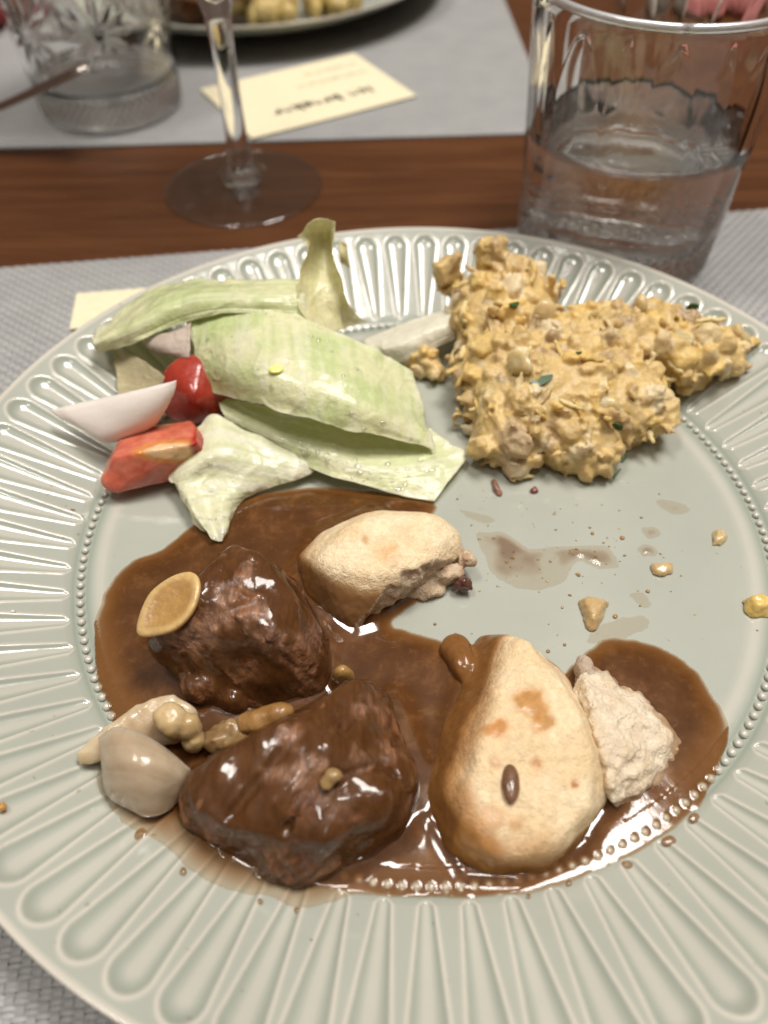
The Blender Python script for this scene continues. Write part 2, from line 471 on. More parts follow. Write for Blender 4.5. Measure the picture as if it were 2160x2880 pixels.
def placemat(name, corner, ang, w, d, label):
    """woven vinyl: warp ribbons and paired weft ribbons over a thin backing; corner is the far left one"""
    root = empty(name, (corner[0], corner[1], TZ + .05), label, 'placemat', 'woven grey placemats')
    root.rotation_euler = (0, 0, ang)
    return root
def weave_meshes(w, d, px, py):
    nx, ny = int(w / px), int(d / py)
    amp = .24
    # weft ribbon i at y=-(i+.5)*py; goes over warp j when (i//2 + j) is even
    xs = (np.arange(nx + 1)) * px                    # at the gaps between warps
    xm = (np.arange(nx) + .5) * px
    X = np.sort(np.concatenate([xs, xm - .28 * px, xm + .28 * px]))
    j = np.clip((X / px).astype(int), 0, nx - 1)
    gap = np.isclose((X / px) % 1, 0, atol=1e-4) | np.isclose((X / px) % 1, 1, atol=1e-4)
    r = np.random.default_rng(3)
    V = []; Q = []
    i = np.arange(ny)
    Z = np.where(gap[None], 0, amp * np.where(((i[:, None] // 2) + j[None]) % 2 == 0, 1, -1))
    Y = -(i + .5) * py
    jit = r.normal(0, .05, (ny, 1)) + r.normal(0, .03, Z.shape)
    hw = py * .47
    rows = []
    for s, zz in ((1, -.10), (0, .06), (-1, -.10)):
        rows.append(np.stack([np.broadcast_to(X, Z.shape), Y[:, None] + s * hw + jit, Z + zz + 1.0], -1))
    A = np.stack(rows, 1)                           # ny,3,nX,3
    n = len(X)
    weftV = A.reshape(-1, 3)
    base = (np.arange(ny)[:, None, None] * 3 + np.arange(2)[None, :, None]) * n + np.arange(n - 1)[None, None]
    weftQ = np.stack([base, base + n, base + n + 1, base + 1], -1).reshape(-1, 4)
    # warp ribbons
    npair = ny // 2
    ys = -np.arange(npair + 1) * 2 * py
    ym = -(np.arange(npair) + .5) * 2 * py
    Yw = np.sort(np.concatenate([ys, ym - .5 * py, ym + .5 * py]))[::-1]
    ip = np.clip((-Yw / (2 * py)).astype(int), 0, npair - 1)
    gp = np.isclose((-Yw / (2 * py)) % 1, 0, atol=1e-4) | np.isclose((-Yw / (2 * py)) % 1, 1, atol=1e-4)
    jj = np.arange(nx)
    Zw = np.where(gp[None], 0, amp * np.where((ip[None] + jj[:, None]) % 2 == 0, -1, 1))
    Xc = (jj + .5) * px
    hw = px * .40
    jit = r.normal(0, .05, (nx, 1)) + r.normal(0, .03, Zw.shape)
    rows = []
    for s, zz in ((-1, -.08), (0, .05), (1, -.08)):
        rows.append(np.stack([Xc[:, None] + s * hw + jit, np.broadcast_to(Yw, Zw.shape), Zw + zz + 1.0], -1))
    A = np.stack(rows, 1); n = len(Yw)
    warpV = A.reshape(-1, 3)
    base = (np.arange(nx)[:, None, None] * 3 + np.arange(2)[None, :, None]) * n + np.arange(n - 1)[None, None]
    warpQ = np.stack([base, base + n, base + n + 1, base + 1], -1).reshape(-1, 4)
    return (weftV, weftQ), (warpV, warpQ)
MW, MD = 452.0, 330.0
(wv, wq), (pv, pq) = weave_meshes(MW, MD, 2.45, 1.12)
weft_me = mesh_from('weft_strands', wv, wq); weft_me.materials.append(M['weft_vinyl'])
warp_me = mesh_from('warp_strands', pv, pq); warp_me.materials.append(M['warp_vinyl'])
bV, bF = box((.4, -MD + .4, .02), (MW - .4, -.4, .42))
back_me = mesh_from('backing', bV, bF, False); back_me.materials.append(M['mat_back'])
def lay_mat(corner, ang, label):
    root = placemat('placemat', corner, ang, MW, MD, label)
    for nm, me, kd in (('weft_strands', weft_me, 'stuff'), ('warp_strands', warp_me, 'stuff'), ('backing', back_me, None)):
        o = bpy.data.objects.new(nm, me); COL.objects.link(o); o.parent = root
        if kd: o['kind'] = kd
    return root
a1 = math.atan2(188 - 149.7, 166 + 174)
lay_mat((-228, 146.5), a1, 'grey woven placemat under the plate of meat and lettuce')
# the far mat: near edge along y about 265..271, right end at x about 83
a2 = 0.029
def far_corner():
    c, s = math.cos(a2), math.sin(a2)
    rx, ry = 84.0, 271.3                             # near right corner
    return (rx - c * MW - s * MD, ry - s * MW + c * MD)
lay_mat(far_corner(), a2, 'grey woven placemat across the table under the other plate')

# ---------------------------------------------------------------- plates
NB, NF = 200, 72
def plate_profile(r):
    z = np.interp(r, [0, 84, 90, 95, 98, 99.9, 101.8, 104, 108, 120, 132, 137, 139.2], [4.3, 4.4, 4.6, 5.1, 5.2, 4.75, 5.5, 6.9, 8.6, 13.9, 19.2, 21.5, 22.4])
    return z
def flute(x, y):
    """0 on the lands, up to 1 at the bottom of a flute; and closeness to its border ridge"""
    r = np.hypot(x, y); th = np.degrees(np.arctan2(y, x))
    d = (th - 2.6 + 2.5) % 5.0 - 2.5
    s = np.radians(d) * r
    hw = np.interp(r, [102.6, 104, 132.0], [.5, 1.55, 4.25])
    # rounded outer end: a circle of radius 4.25 about r = 132
    u = np.where(r <= 132, np.abs(s) / hw, np.hypot(s, r - 132) / 4.25)
    e = np.where(r < 104, np.clip((104 - r) / 1.4, 0, 2), 0)
    u = np.maximum(u, np.hypot(np.abs(s) / np.maximum(hw, .5), e) * (r < 104))
    return u, hw
def plate_h(x, y, relief=True):
    r = np.hypot(x, y); z = plate_profile(r)
    if relief:
        u, hw = flute(x, y)
        depth = np.interp(r, [102, 106, 118, 136], [.32, .66, 1.0, 1.2])
        prof = np.where(u < 1, (1 - np.clip(u, 0, 1) ** 2.6), 0)
        ridge = .21 * np.exp(-((u - 1.10) * hw / .42) ** 2)
        zone = sstep(101.6, 103.2, r) * (1 - sstep(137, 138, r))
        z = z + zone * (ridge - depth * prof)
    return z
def build_plate():
    na = NF * 26
    rr = np.concatenate([np.linspace(0, 84, 16)[1:], np.linspace(85, 97.5, 12), np.linspace(98, 102.2, 12),
                         np.linspace(102.5, 106, 10), np.linspace(106.8, 127, 22), np.linspace(127.6, 138.0, 24),
                         [138.6, 139.2]])
    th = np.arange(na) / na * 2 * np.pi
    R, T = np.meshgrid(rr, th, indexing='ij')
    X, Y = R * np.cos(T), R * np.sin(T)
    Z = plate_h(X, Y)
    u, hw = flute(X, Y)
    zone = sstep(101.6, 103.2, R) * (1 - sstep(137, 138, R))
    g = np.full(R.shape, .62)
    wall = np.exp(-((u - .80) / .20) ** 2); floor = 1 - sstep(.15, .62, u)  # floor puts the reflected light along flute bottoms into the glaze tone
    rid = np.exp(-((u - 1.12) * hw / .5) ** 2)
    g = g + zone * (-.27 * wall * np.clip(u < 1.02, 0, 1) + .18 * floor + .38 * rid)
    # pooled glaze either side of the beads
    g = g - .40 * np.exp(-((R - 97.9) / .9) ** 2) - .42 * np.exp(-((R - 101.8) / .8) ** 2) + .20 * np.exp(-((R - 94.5) / 1.6) ** 2)
    g = g + .45 * sstep(138, 139.2, R)
    V = [np.stack([X, Y, Z], -1).reshape(-1, 3)]; G = [g.ravel()]
    # lip and underside
    under = [(139.8, 22.6, 1.0), (140.0, 22.1, 1.0), (139.7, 21.3, .9), (137.5, 19.8, .62), (128, 14.6, .6), (112, 7.6, .6), (98, 3.0, .55), (94, 1.2, .6), (92, .25, .8), (89, .25, .8), (87, 1.5, .6), (60, 1.9, .6)]
    for r, z, gg in under:
        V.append(np.stack([r * np.cos(th), r * np.sin(th), np.full(na, z)], -1)); G.append(np.full(na, gg))
    V.append(np.array([[0, 0, 4.3], [0, 0, 1.9]])); G.append(np.array([.62, .6]))
    V = np.concatenate(V); G = np.concatenate(G)
    nr = len(rr) + len(under)
    i = np.arange(nr - 1)[:, None] * na; j = np.arange(na)[None]
    a = i + j; b = i + (j + 1) % na
    Q = np.stack([a, a + na, b + na, b], -1).reshape(-1, 4)
    faces = [tuple(q) for q in Q.tolist()]
    c0, c1 = nr * na, nr * na + 1
    jn = np.arange(na)
    faces += [(c0, int(k), int((k + 1) % na)) for k in jn]
    o = (nr - 1) * na
    faces += [(c1, int(o + (k + 1) % na), int(o + k)) for k in jn]
    return V, faces, G
pV, pF, pG = build_plate()
plate_me = mesh_from('dish', pV, pF, True, {'glaze': pG}); plate_me.materials.append(M['glaze'])
bm = bmesh.new(); bmesh.ops.create_icosphere(bm, subdivisions=2, radius=1.16 * MM)
for v in bm.verts: v.co.z *= .82
bead_me = bpy.data.meshes.new('bead'); bm.to_mesh(bead_me); bm.free()
bead_me.polygons.foreach_set('use_smooth', np.ones(len(bead_me.polygons), bool))
ga = bead_me.attributes.new('glaze', 'FLOAT', 'POINT')
bz = np.zeros(len(bead_me.vertices) * 3); bead_me.vertices.foreach_get('co', bz); bz = bz.reshape(-1, 3)[:, 2] / MM
ga.data.foreach_set('value', np.clip(.55 + .45 * bz, .25, 1.0)); bead_me.materials.append(M['glaze'])
def lay_plate(loc, label, beads, rot=0.0):
    root = empty('dinner_plate', loc, label, 'plate', 'celadon dinner plates')
    root.rotation_euler = (0, 0, rot)
    d = bpy.data.objects.new('dish', plate_me); COL.objects.link(d); d.parent = root
    for k in beads:
        a = 2 * math.pi * k / NB
        o = bpy.data.objects.new('bead', bead_me); COL.objects.link(o); o.parent = root
        o.location = (99.9 * math.cos(a) * MM, 99.9 * math.sin(a) * MM, 5.35 * MM)
    return root
lay_plate((0, 0, 0), 'pale green fluted plate holding braised meat, lettuce and mash', range(NB))
P2 = (-100, 502)
lay_plate((*P2, 0), 'second pale green plate across the table with its own food', [k for k in range(NB)], .4)

# ---------------------------------------------------------------- lathe helper, glasses
def lathe(profile, n=96, disp=None):
    """profile: list of (r, z); closed at both ends on the axis when r = 0"""
    pr = np.array(profile, float)
    th = np.arange(n) / n * 2 * np.pi
    keep = pr[:, 0] > 1e-6
    rings = pr[keep]
    R = np.repeat(rings[:, :1], n, 1); Z = np.repeat(rings[:, 1:], n, 1); T = np.repeat(th[None], len(rings), 0)
    if disp is not None: R = R - disp(R, Z, T)
    V = np.stack([R * np.cos(T), R * np.sin(T), Z], -1).reshape(-1, 3)
    i = np.arange(len(rings) - 1)[:, None] * n; j = np.arange(n)[None]
    a = i + j; b = i + (j + 1) % n
    Fc = [tuple(q) for q in np.stack([a, b, b + n, a + n], -1).reshape(-1, 4).tolist()]
    V = V.tolist()
    if not keep[0]:
        V.append([0, 0, pr[0, 1]]); c = len(V) - 1
        Fc += [(c, (k + 1) % n, k) for k in range(n)]
    if not keep[-1]:
        V.append([0, 0, pr[-1, 1]]); c = len(V) - 1; o = (len(rings) - 1) * n
        Fc += [(c, o + k, o + (k + 1) % n) for k in range(n)]
    return np.array(V), Fc
def tube(path, radii, n=14, flat=1.0):
    path = np.array(path, float); V = []; Fc = []
    for i, p in enumerate(path):
        t = path[min(i + 1, len(path) - 1)] - path[max(i - 1, 0)]; t /= np.linalg.norm(t)
        s = np.cross(t, [0, 0, 1]); s /= np.linalg.norm(s); u = np.cross(s, t)
        for k in range(n):
            a = 2 * math.pi * k / n
            V.append(p + s * radii[i] * math.cos(a) + u * radii[i] * flat * math.sin(a))
    for i in range(len(path) - 1):
        for k in range(n):
            Fc.append((i * n + k, i * n + (k + 1) % n, (i + 1) * n + (k + 1) % n, (i + 1) * n + k))
    Fc.append(tuple(range(n - 1, -1, -1))); m = (len(path) - 1) * n; Fc.append(tuple(range(m, m + n)))
    return np.array(V), Fc
R0, R1, HT = 40.2, 46.2, 100.6
def outer_r(z): return R0 + (R1 - R0) * z / HT
def cut_pattern(R, Z, T):
    """broad star cuts round the middle, a lattice of small diamonds near the foot"""
    d = np.zeros_like(R)
    ns = 7; zc = 50.0
    for off in (-1, 0, 1):
        k = np.round(T / (2 * np.pi / ns)) + off
        s = (T - k * 2 * np.pi / ns) * R; t = Z - zc
        for m in range(12):
            a = m * math.pi / 6
            q = s * math.cos(a) + t * math.sin(a); p = np.abs(-s * math.sin(a) + t * math.cos(a))
            L = 42 if m == 3 else (36 if m in (2, 4) else (24 if m in (0, 6, 9) else 20))
            w = np.maximum((2.6 if m in (2, 3, 4) else 2.1) * np.clip((q + .6) / 8, 0.12, 1) * np.clip((1 - q / L) * 2.2, 0, 1), .01)
            g = np.clip(1 - p / w, 0, 1)
            d = np.maximum(d, np.where(q > -.5, .95 * (g * g * (3 - 2 * g)) * np.clip(w / 2.0, 0, 1), 0))
    s = T * R0
    pitch = 2 * np.pi * R0 / 56
    a1 = np.abs(((s + Z * .9) / pitch) % 1 - .5) * 2; a2 = np.abs(((s - Z * .9) / pitch) % 1 - .5) * 2
    zone = sstep(3, 5, Z) * (1 - sstep(13, 15 + 9 * np.abs(np.sin(T * 3.5)), Z))
    d = np.maximum(d, zone * .8 * np.maximum(np.clip(a1 * 2 - 1, 0, 1), np.clip(a2 * 2 - 1, 0, 1)))
    outer = (Z > .5) & (np.abs(R - outer_r(Z)) < .6) & (Z < 94)
    return np.where(outer, d, 0)
def facet_pattern(R, Z, T):
    """tall lens cuts with diamonds between them and a lattice near the foot"""
    d = np.zeros_like(R); n = 9
    for off, zc, hz, hw, dp in ((0, 56, 38, 11, .8), (.5, 70, 24, 5.0, .45)):
        k = np.round(T / (2 * np.pi / n) - off) + off
        s = (T - k * 2 * np.pi / n) * R
        w = hw * np.sqrt(np.clip(1 - ((Z - zc) / hz) ** 2, 1e-4, 1)) * (1 - .25 * (Z - zc) / hz)
        d = np.maximum(d, dp * np.clip(1 - np.abs(s) / w, 0, 1) ** .8 * (np.abs(Z - zc) < hz))
    s = T * R0; pitch = 2 * np.pi * R0 / 18
    a1 = np.abs(((s + Z * .75) / pitch) % 1 - .5) * 2; a2 = np.abs(((s - Z * .75) / pitch) % 1 - .5) * 2
    zone = sstep(20, 25, Z) * (1 - sstep(42, 50, Z))
    d = np.maximum(d, zone * .0 * np.maximum(np.clip(a1 * 3.2 - 2.2, 0, 1), np.clip(a2 * 3.2 - 2.2, 0, 1)))
    pitch = 2 * np.pi * R0 / 56
    a1 = np.abs(((s + Z * .9) / pitch) % 1 - .5) * 2; a2 = np.abs(((s - Z * .9) / pitch) % 1 - .5) * 2
    zone = sstep(3, 5, Z) * (1 - sstep(14, 16 + 6 * np.abs(np.sin(T * 4.5)), Z))
    d = np.maximum(d, zone * .8 * np.maximum(np.clip(a1 * 2 - 1, 0, 1), np.clip(a2 * 2 - 1, 0, 1)))
    outer = (Z > .5) & (np.abs(R - outer_r(Z)) < .6) & (Z < 96)
    return np.where(outer, d, 0)
def build_tumbler(pattern):
    prof = [(0, 1.6), (30, 1.5), (34, .8), (36.5, 0.0), (38.8, .3)]
    prof += [(outer_r(z), z) for z in np.concatenate([[1.6], np.linspace(2.6, 94, 165), [96, 98.5, 99.8]])]
    prof += [(R1 - .5, 100.5), (R1 - 1.3, 100.6), (R1 - 2.0, 100.0)]
    prof += [(outer_r(z) - 2.6, z) for z in np.linspace(98, 24, 22)]
    prof += [(outer_r(18) - 3.4, 17.5), (33, 13.8), (27, 12.6), (14, 12.2), (0, 12.2)]
    return lathe(prof, 576, pattern)
tumbler_me = []
for pt in (facet_pattern, cut_pattern):
    tV, tF = build_tumbler(pt)
    me_ = mesh_from('tumbler', tV, tF, True); me_.materials.append(M['clear_glass']); tumbler_me.append(me_)
def tumbler(me, loc, rot, scale, label):
    o = bpy.data.objects.new('cut_glass_tumbler', me); COL.objects.link(o)
    o.location = Vector(loc) * MM; o.rotation_euler = (0, 0, rot); o.scale = (scale,) * 3
    V, Fc = tube([((R1 - 1.15) * math.cos(a), (R1 - 1.15) * math.sin(a), 99.35) for a in np.linspace(0, 2 * math.pi, 97)], [1.5] * 97, 12)
    rim = obj('rim', V, Fc, M['rim_glint'], o); rim.location = (0, 0, (99.35 - 1.5) * MM)  # ring added over the glass edge to stand for its highlight
    return tag(o, label, 'glass', 'cut glass tumblers')
tumbler(tumbler_me[0], (88.4, 161.1, .25), math.radians(262), 1.0, 'large cut glass tumbler half full of water beside the celadon plate')
tumbler(tumbler_me[1], (-160, 313, .25), math.radians(-70), .95, 'cut glass tumbler with star cuts, almost empty, behind the wine glass')
def water(loc, level, scale, label):
    pr = [(0, 12.1), (14, 12.1), (27, 12.5), (33.1, 13.7), (outer_r(18) - 3.3, 17.5)]
    zz = [z for z in np.linspace(24, level, 8)] if level > 24 else [level]
    pr += [(outer_r(z) - 2.52, z) for z in zz]
    re = pr[-1][0]
    pr = pr[:-1] + [(re, level + .5), (re - .8, level + .12), (re - 2.2, level), (0, level)]
    V, Fc = lathe(pr, 128)
    o = obj('water', V * scale + np.array(loc), Fc, M['water'], label=label, cat='water')
    return o
water((88.4, 161.1, .25), 53.0, 1.0, 'clear water standing in the large tumbler beside the plate')
water((-160, 313, .25), 20.0, .95, 'shallow water left in the star cut tumbler across the table')

def build_wine():
    root = empty('wine_glass', (-77.5, 220.5, TZ), 'stemmed wine glass standing on the bare wood between the placemats', 'wine glass')
    o = np.array([-77.5, 220.5, TZ + .06])
    foot = [(0, .0), (30, .0), (37, .05), (38, .6), (37.6, 1.15), (36.6, 1.35), (34, 1.45), (24, 2.0), (15, 3.2), (10.5, 4.6), (0, 4.7)]
    def facet(R, Z, T):
        f = np.cos(((T * 8 / (2 * np.pi)) % 1 - .5) * 2 * np.pi / 8) / math.cos(math.pi / 8)
        w = np.exp(-((Z - 6) / 4.0) ** 2) * (R < 12)
        return R * (1 - 1 / f) * w * 1.8
    stem = [(0, 4.72), (10.4, 4.75), (9.6, 5.4), (7.8, 6.8), (6.8, 8.6), (6.1, 11), (5.4, 16), (4.9, 26), (4.6, 45), (4.8, 62), (5.6, 74), (8.5, 84), (8.0, 84.6), (0, 80.0)]
    def fine(pr):
        P = np.array(pr, float); out = [P[0]]
        for a, b in zip(P[:-1], P[1:]):
            k = max(1, int(np.hypot(*(b - a)) / 2.0))
            out += [a + (b - a) * t for t in np.linspace(0, 1, k + 1)[1:]]
        return out
    bowl = [(8.6, 84.2), (17, 93), (28, 104), (36, 120), (39.5, 140), (39, 160), (36, 180), (33.5, 196), (32.9, 196.4), (32.4, 196), (35, 180), (38, 160), (38.4, 140), (35, 121), (27, 106), (16, 95.5), (8, 88), (0, 85.2)]
    bowl = [(0, 84.9)] + bowl
    for nm, pr, mt, dp in (('foot', foot, 'thin_glass', None), ('stem', fine(stem), 'clear_glass', facet), ('bowl', bowl, 'thin_glass', None)):
        V, Fc = lathe(pr, 96, dp)
        obj(nm, V + o, Fc, M[mt], root)
build_wine()

# ---------------------------------------------------------------- place cards
def slab(outline, t, mat, name, parent=None, **kw):
    """a flat piece: 3D outline, thickness t upward"""
    p = np.array(outline, float); n = len(p)
    V = np.concatenate([p, p + np.array([0, 0, t])])
    Fc = [tuple(range(n - 1, -1, -1)), tuple(range(n, 2 * n))] + [(i, (i + 1) % n, n + (i + 1) % n, n + i) for i in range(n)]
    return obj(name, V, Fc, mat, parent, smooth=False, **kw)
def place_card(corner, ang, w, h, label, text):
    root = empty('place_card', (corner[0], corner[1], .0), label, 'card', 'cream place cards')
    c, s = math.cos(ang), math.sin(ang)
    X = np.array([c, s, 0]); Y = np.array([-s, c, 0]); o = np.array([corner[0], corner[1], 0.])
    nn = 12
    # slightly sprung card: its middle bows upwards a little
    V = []; Fc = []
    for top in (0, 1):
        for i in range(nn + 1):
            for j in range(nn + 1):
                u, v = i / nn, j / nn
                z = .35 + .5 * (u - .5) ** 2 * 2 + .35 * top
                V.append(o + X * w * u + Y * h * v + np.array([0, 0, z]))
    k = nn + 1
    for i in range(nn):
        for j in range(nn):
            a = i * k + j; b = a + k * k
            Fc.append((a, a + 1, a + k + 1, a + k)); Fc.append((b, b + k, b + k + 1, b + 1))
    for i in range(nn):
        for e in (0, nn):
            a = i * k + e; Fc.append((a, a + k, a + k + k * k, a + k * k))
            a = e * k + i; Fc.append((a, a + 1, a + 1 + k * k, a + k * k))
    obj('card_sheet', V, Fc, M['card'], root, smooth=False)
    if text:
        cu = bpy.data.curves.new('title', 'FONT'); cu.body = text; cu.size = 11.2 * MM; cu.align_x = 'CENTER'
        cu.offset = .42 * MM; cu.extrude = .00002; cu.space_character = 1.18
        t = bpy.data.objects.new('title', cu); COL.objects.link(t); t.parent = root
        ctr = X * w * .53 + Y * h * .335
        t.location = Vector((ctr[0] * MM, ctr[1] * MM, 1.0 * MM)); t.rotation_euler = (0, 0, ang + math.pi)
        cu.materials.append(M['ink'])
        bpy.context.view_layer.update()
        tm = bpy.data.meshes.new_from_object(t); tm.name = 'title'
        t2 = bpy.data.objects.new('title', tm); COL.objects.link(t2); t2.parent = root
        t2.location = t.location; t2.rotation_euler = t.rotation_euler
        if not tm.materials: tm.materials.append(M['ink'])
        bpy.data.objects.remove(t); t2.name = 'title'
        # two faint lines of italic handwriting-like print
        r = random.Random(5)
        for ln, (v, words) in enumerate(((.62, (4, 5, 11, 4, 3)), (.80, (4, 9, 3, 4)))):
            V = []; Fc = []
            x = .93 * w
            for wd in words:
                for ch in range(wd):
                    lw = r.uniform(1.1, 1.7); hh = r.choice([2.0, 2.0, 2.2, 3.2])
                    q = [(x, 0), (x - .35, 0), (x - .35 - .5, -hh), (x - .5, -hh)]
                    b = len(V)
                    for qx, qy in q: V.append(o + X * qx + Y * (h * v - qy - 1.0) + np.array([0, 0, 1.0]))
                    Fc.append((b, b + 1, b + 2, b + 3))
                    q = [(x - .2, -.2), (x - lw, -hh * .55), (x - lw, -hh * .4), (x - .3, -.5)]
                    b = len(V)
                    for qx, qy in q: V.append(o + X * qx + Y * (h * v - qy - 1.0) + np.array([0, 0, 1.005]))
                    Fc.append((b, b + 1, b + 2, b + 3))
                    x -= lw
                x -= 1.9
            obj('printed_line', V, Fc, M['ink_pale'], root, smooth=False)
    return root
place_card((-77.8, 267.5), math.radians(29.6), 101, 73, 'cream place card with black heading behind the wine glass', 'ice breaker')
place_card((-133.5, 106.5), math.radians(7), 95, 24, 'blank cream card corner tucked under the rim of the near plate', None)

# ---------------------------------------------------------------- things at the edge of the view
def cutlery_handle():
    p0 = np.array([-149., 257., 41.]); p1 = np.array([-201., 258., 23.]); p2 = np.array([-262., 262., 2.5])
    path = []; rad = []
    for t in np.linspace(0, 1, 28):
        p = p0 * (1 - t) ** 2 + 2 * p1 * t * (1 - t) + p2 * t * t if False else (p0 + (p2 - p0) * t)
        path.append(p + np.array([0, 0, -2.0 * math.sin(math.pi * t)]))
        rad.append(np.interp(t, [0, .015, .04, .25, .7, 1], [1.6, 3.6, 4.6, 4.4, 3.2, 3.0]))
    return tube(path, rad, 18, .42)
kr = empty('table_knife', (-262, 262, TZ), 'steel cutlery handle slanting up in front of the star cut tumbler', 'cutlery')
V, Fc = cutlery_handle(); obj('handle', V, Fc, M['steel'], kr)
bl = [(-262, 262 - 3, .2), (-262, 262 + 3, .2), (-330, 262 + 9, -.6), (-368, 262 + 4, -.6), (-366, 262 - 3, -.6)]
slab(bl, 1.2, M['steel'], 'blade', kr)
def cloth_lump(name, pts, mat, label, cat, k=4, amp=3, h=2.2):
    V, Q = lump_mesh([pts], k, [(amp, 16, 1), (amp * .5, 7, 2)], h, floor=TZ + .1)
    return obj(name, V, Q, mat, label=label, cat=cat)

# ---------------------------------------------------------------- food builder
def lump_mesh(hulls, k, noises, h, cuts=(), blend=1.5, floor=None, warp=None, ells=(), pad=4, mask=None, inflate=None, seams=()):
    """closed lump: union of rounded hulls and ellipsoids, roughened, sitting on the plate"""
    allp = [np.array(p, float) for p in hulls]
    for c, r in [(e[0], e[1]) for e in ells]:
        c = np.array(c, float); r = np.array(r, float); mr = max(r[0], r[1])
        allp.append(np.stack([c - [mr, mr, r[2]], c + [mr, mr, r[2]]]))
    ap = np.concatenate(allp); lo = ap.min(0) - pad; hi = ap.max(0) + pad
    n = np.ceil((hi - lo) / h).astype(int) + 1
    g = [lo[i] + h * np.arange(n[i]) for i in range(3)]
    P = np.stack(np.meshgrid(*g, indexing='ij'), -1)
    Pw = P if warp is None else warp(P)
    Fv = None
    for hp in hulls:
        d = blur(hull_sdf(hp, k)(Pw), round(k * .75 / h)); Fv = d if Fv is None else smin(Fv, d, blend)
    for e in ells:
        d = ell_sdf(*e)(Pw); Fv = d if Fv is None else smin(Fv, d, blend)
    Fv = Fv - (.30 * k if inflate is None else inflate) * (len(hulls) > 0)
    band = np.abs(Fv) < 6
    Pb = P[band]; dn = np.zeros(len(Pb)); mk = 1.0 if mask is None else mask(Pb)
    for a, s, sd, *st in noises:
        q = Pb if not st else Pb @ st[0].T
        dn += (a if s > 6 else a * mk) * (fbm(q, s, sd, 2) - .5) * 2
    for sm in seams: dn += sm(Pb)
    Fv[band] += dn
    for cut in cuts: Fv = np.maximum(Fv, cut(P))
    fz = plate_h(P[:, :, 0, 0], P[:, :, 0, 1], False)[:, :, None] + .12 if floor is None else floor
    Fv = np.maximum(Fv, fz - P[..., 2])
    Fv[0] = Fv[-1] = 1; Fv[:, 0] = Fv[:, -1] = 1; Fv[:, :, 0] = Fv[:, :, -1] = 1
    return nets(Fv, lo, h)
def stretch_matrix(direction, s):
    """compress coordinates along a direction: fibres run that way"""
    d = np.array(direction, float); d /= np.linalg.norm(d)
    return np.eye(3) - (1 - s) * np.outer(d, d)

cloth_lump('red_napkin', [(-262, 400, 0), (-330, 395, 0), (-350, 480, 0), (-262, 470, 0), (-255, 430, 8), (-268, 410, 24), (-330, 410, 30), (-330, 470, 34), (-270, 462, 28)], M['red_cloth'], 'dark red cloth napkin heaped behind the star cut tumbler', 'napkin')
cloth_lump('pink_napkin', [(196, 436, 0), (290, 430, 0), (300, 500, 0), (205, 505, 0), (206, 448, 20), (280, 445, 24), (285, 490, 26), (212, 492, 24)], M['pink_cloth'], 'pink cloth napkin lying beyond the large tumbler', 'napkin')
cloth_lump('pale_napkin_ring', [(180, 425, 0), (194, 425, 0), (200, 475, 0), (178, 475, 0), (182, 430, 16), (192, 430, 18), (196, 470, 20), (182, 470, 20)], M['pale_cloth'], 'pale ring holding the pink napkin beyond the tumbler', 'napkin ring', amp=1)
V, Fc = tube([(132, 400, .3), (142, 411, 2), (152, 423, 5), (158, 432, 4), (164, 446, 1.5), (172, 470, .5), (182, 500, .3)], [1.5, 1.6, 1.7, 1.7, 1.7, 1.8, 1.9], 12, .6)
obj('spoon_handle', V + np.array([0, 0, .3]), Fc, M['steel'], label='thin curved steel spoon handle on the wood beyond the tumbler', cat='cutlery')

# ---- gravy ------------------------------------------------------------------
def film(name, outline, top_fn, mat, h=.8, cover_k=.55, parent=None, cmax=1.0, wob=0.0, **kw):
    """a liquid film over the plate within a closed outline"""
    poly = smooth_poly([p[:2] for p in outline], 8)
    if wob:
        pp = np.concatenate([poly, np.zeros((len(poly), 1))], 1)
        poly = poly + wob * np.stack([vnoise(pp, 3.0, 1) - .5, vnoise(pp, 3.0, 2) - .5], -1) * 2
    lo = poly.min(0) - 2 * h; hi = poly.max(0) + 2 * h
    gx = np.arange(lo[0], hi[0], h); gy = np.arange(lo[1], hi[1], h)
    X, Y = np.meshgrid(gx, gy, indexing='ij')
    d = poly_sdf(np.stack([X, Y], -1), poly)
    keep = d > -.75 * h
    q = keep[:-1, :-1] & keep[1:, :-1] & keep[1:, 1:] & keep[:-1, 1:]
    gxd, gyd = np.gradient(d, h)
    gn = np.hypot(gxd, gyd) + 1e-6
    m = d < .35 * h
    X = np.where(m, X - d * gxd / gn, X); Y = np.where(m, Y - d * gyd / gn, Y)
    dd = np.clip(np.where(m, 0, d), 0, None)
    base = plate_h(X, Y)
    rr_ = np.hypot(X, Y); aa_ = np.arctan2(Y, X); st_ = 2 * math.pi / NB
    bd_ = np.hypot(((aa_ + st_ / 2) % st_ - st_ / 2) * rr_, rr_ - 99.9) / 1.16
    Z = top_fn(X, Y, dd, base)
    base = np.maximum(base, np.where(bd_ < 1, 5.35 + .95 * np.sqrt(np.clip(1 - bd_ ** 2, 0, 1)), 0))
    Z = np.maximum(Z, base + .16)
    dep = Z - base
    idx = -np.ones(X.shape, np.int64)
    used = np.zeros(X.shape, bool)
    used[:-1, :-1] |= q; used[1:, :-1] |= q; used[1:, 1:] |= q; used[:-1, 1:] |= q
    idx[used] = np.arange(used.sum())
    V = np.stack([X[used], Y[used], Z[used]], -1)
    Q = np.stack([idx[:-1, :-1][q], idx[1:, :-1][q], idx[1:, 1:][q], idx[:-1, 1:][q]], 1)
    depth = dep[used]
    cover = np.clip((1 - np.exp(-np.clip(depth, 0, None) / cover_k)) * cmax, 0, 1)
    return obj(name, V, Q, mat, parent, attrs={'depth': depth, 'cover': cover}, **kw)
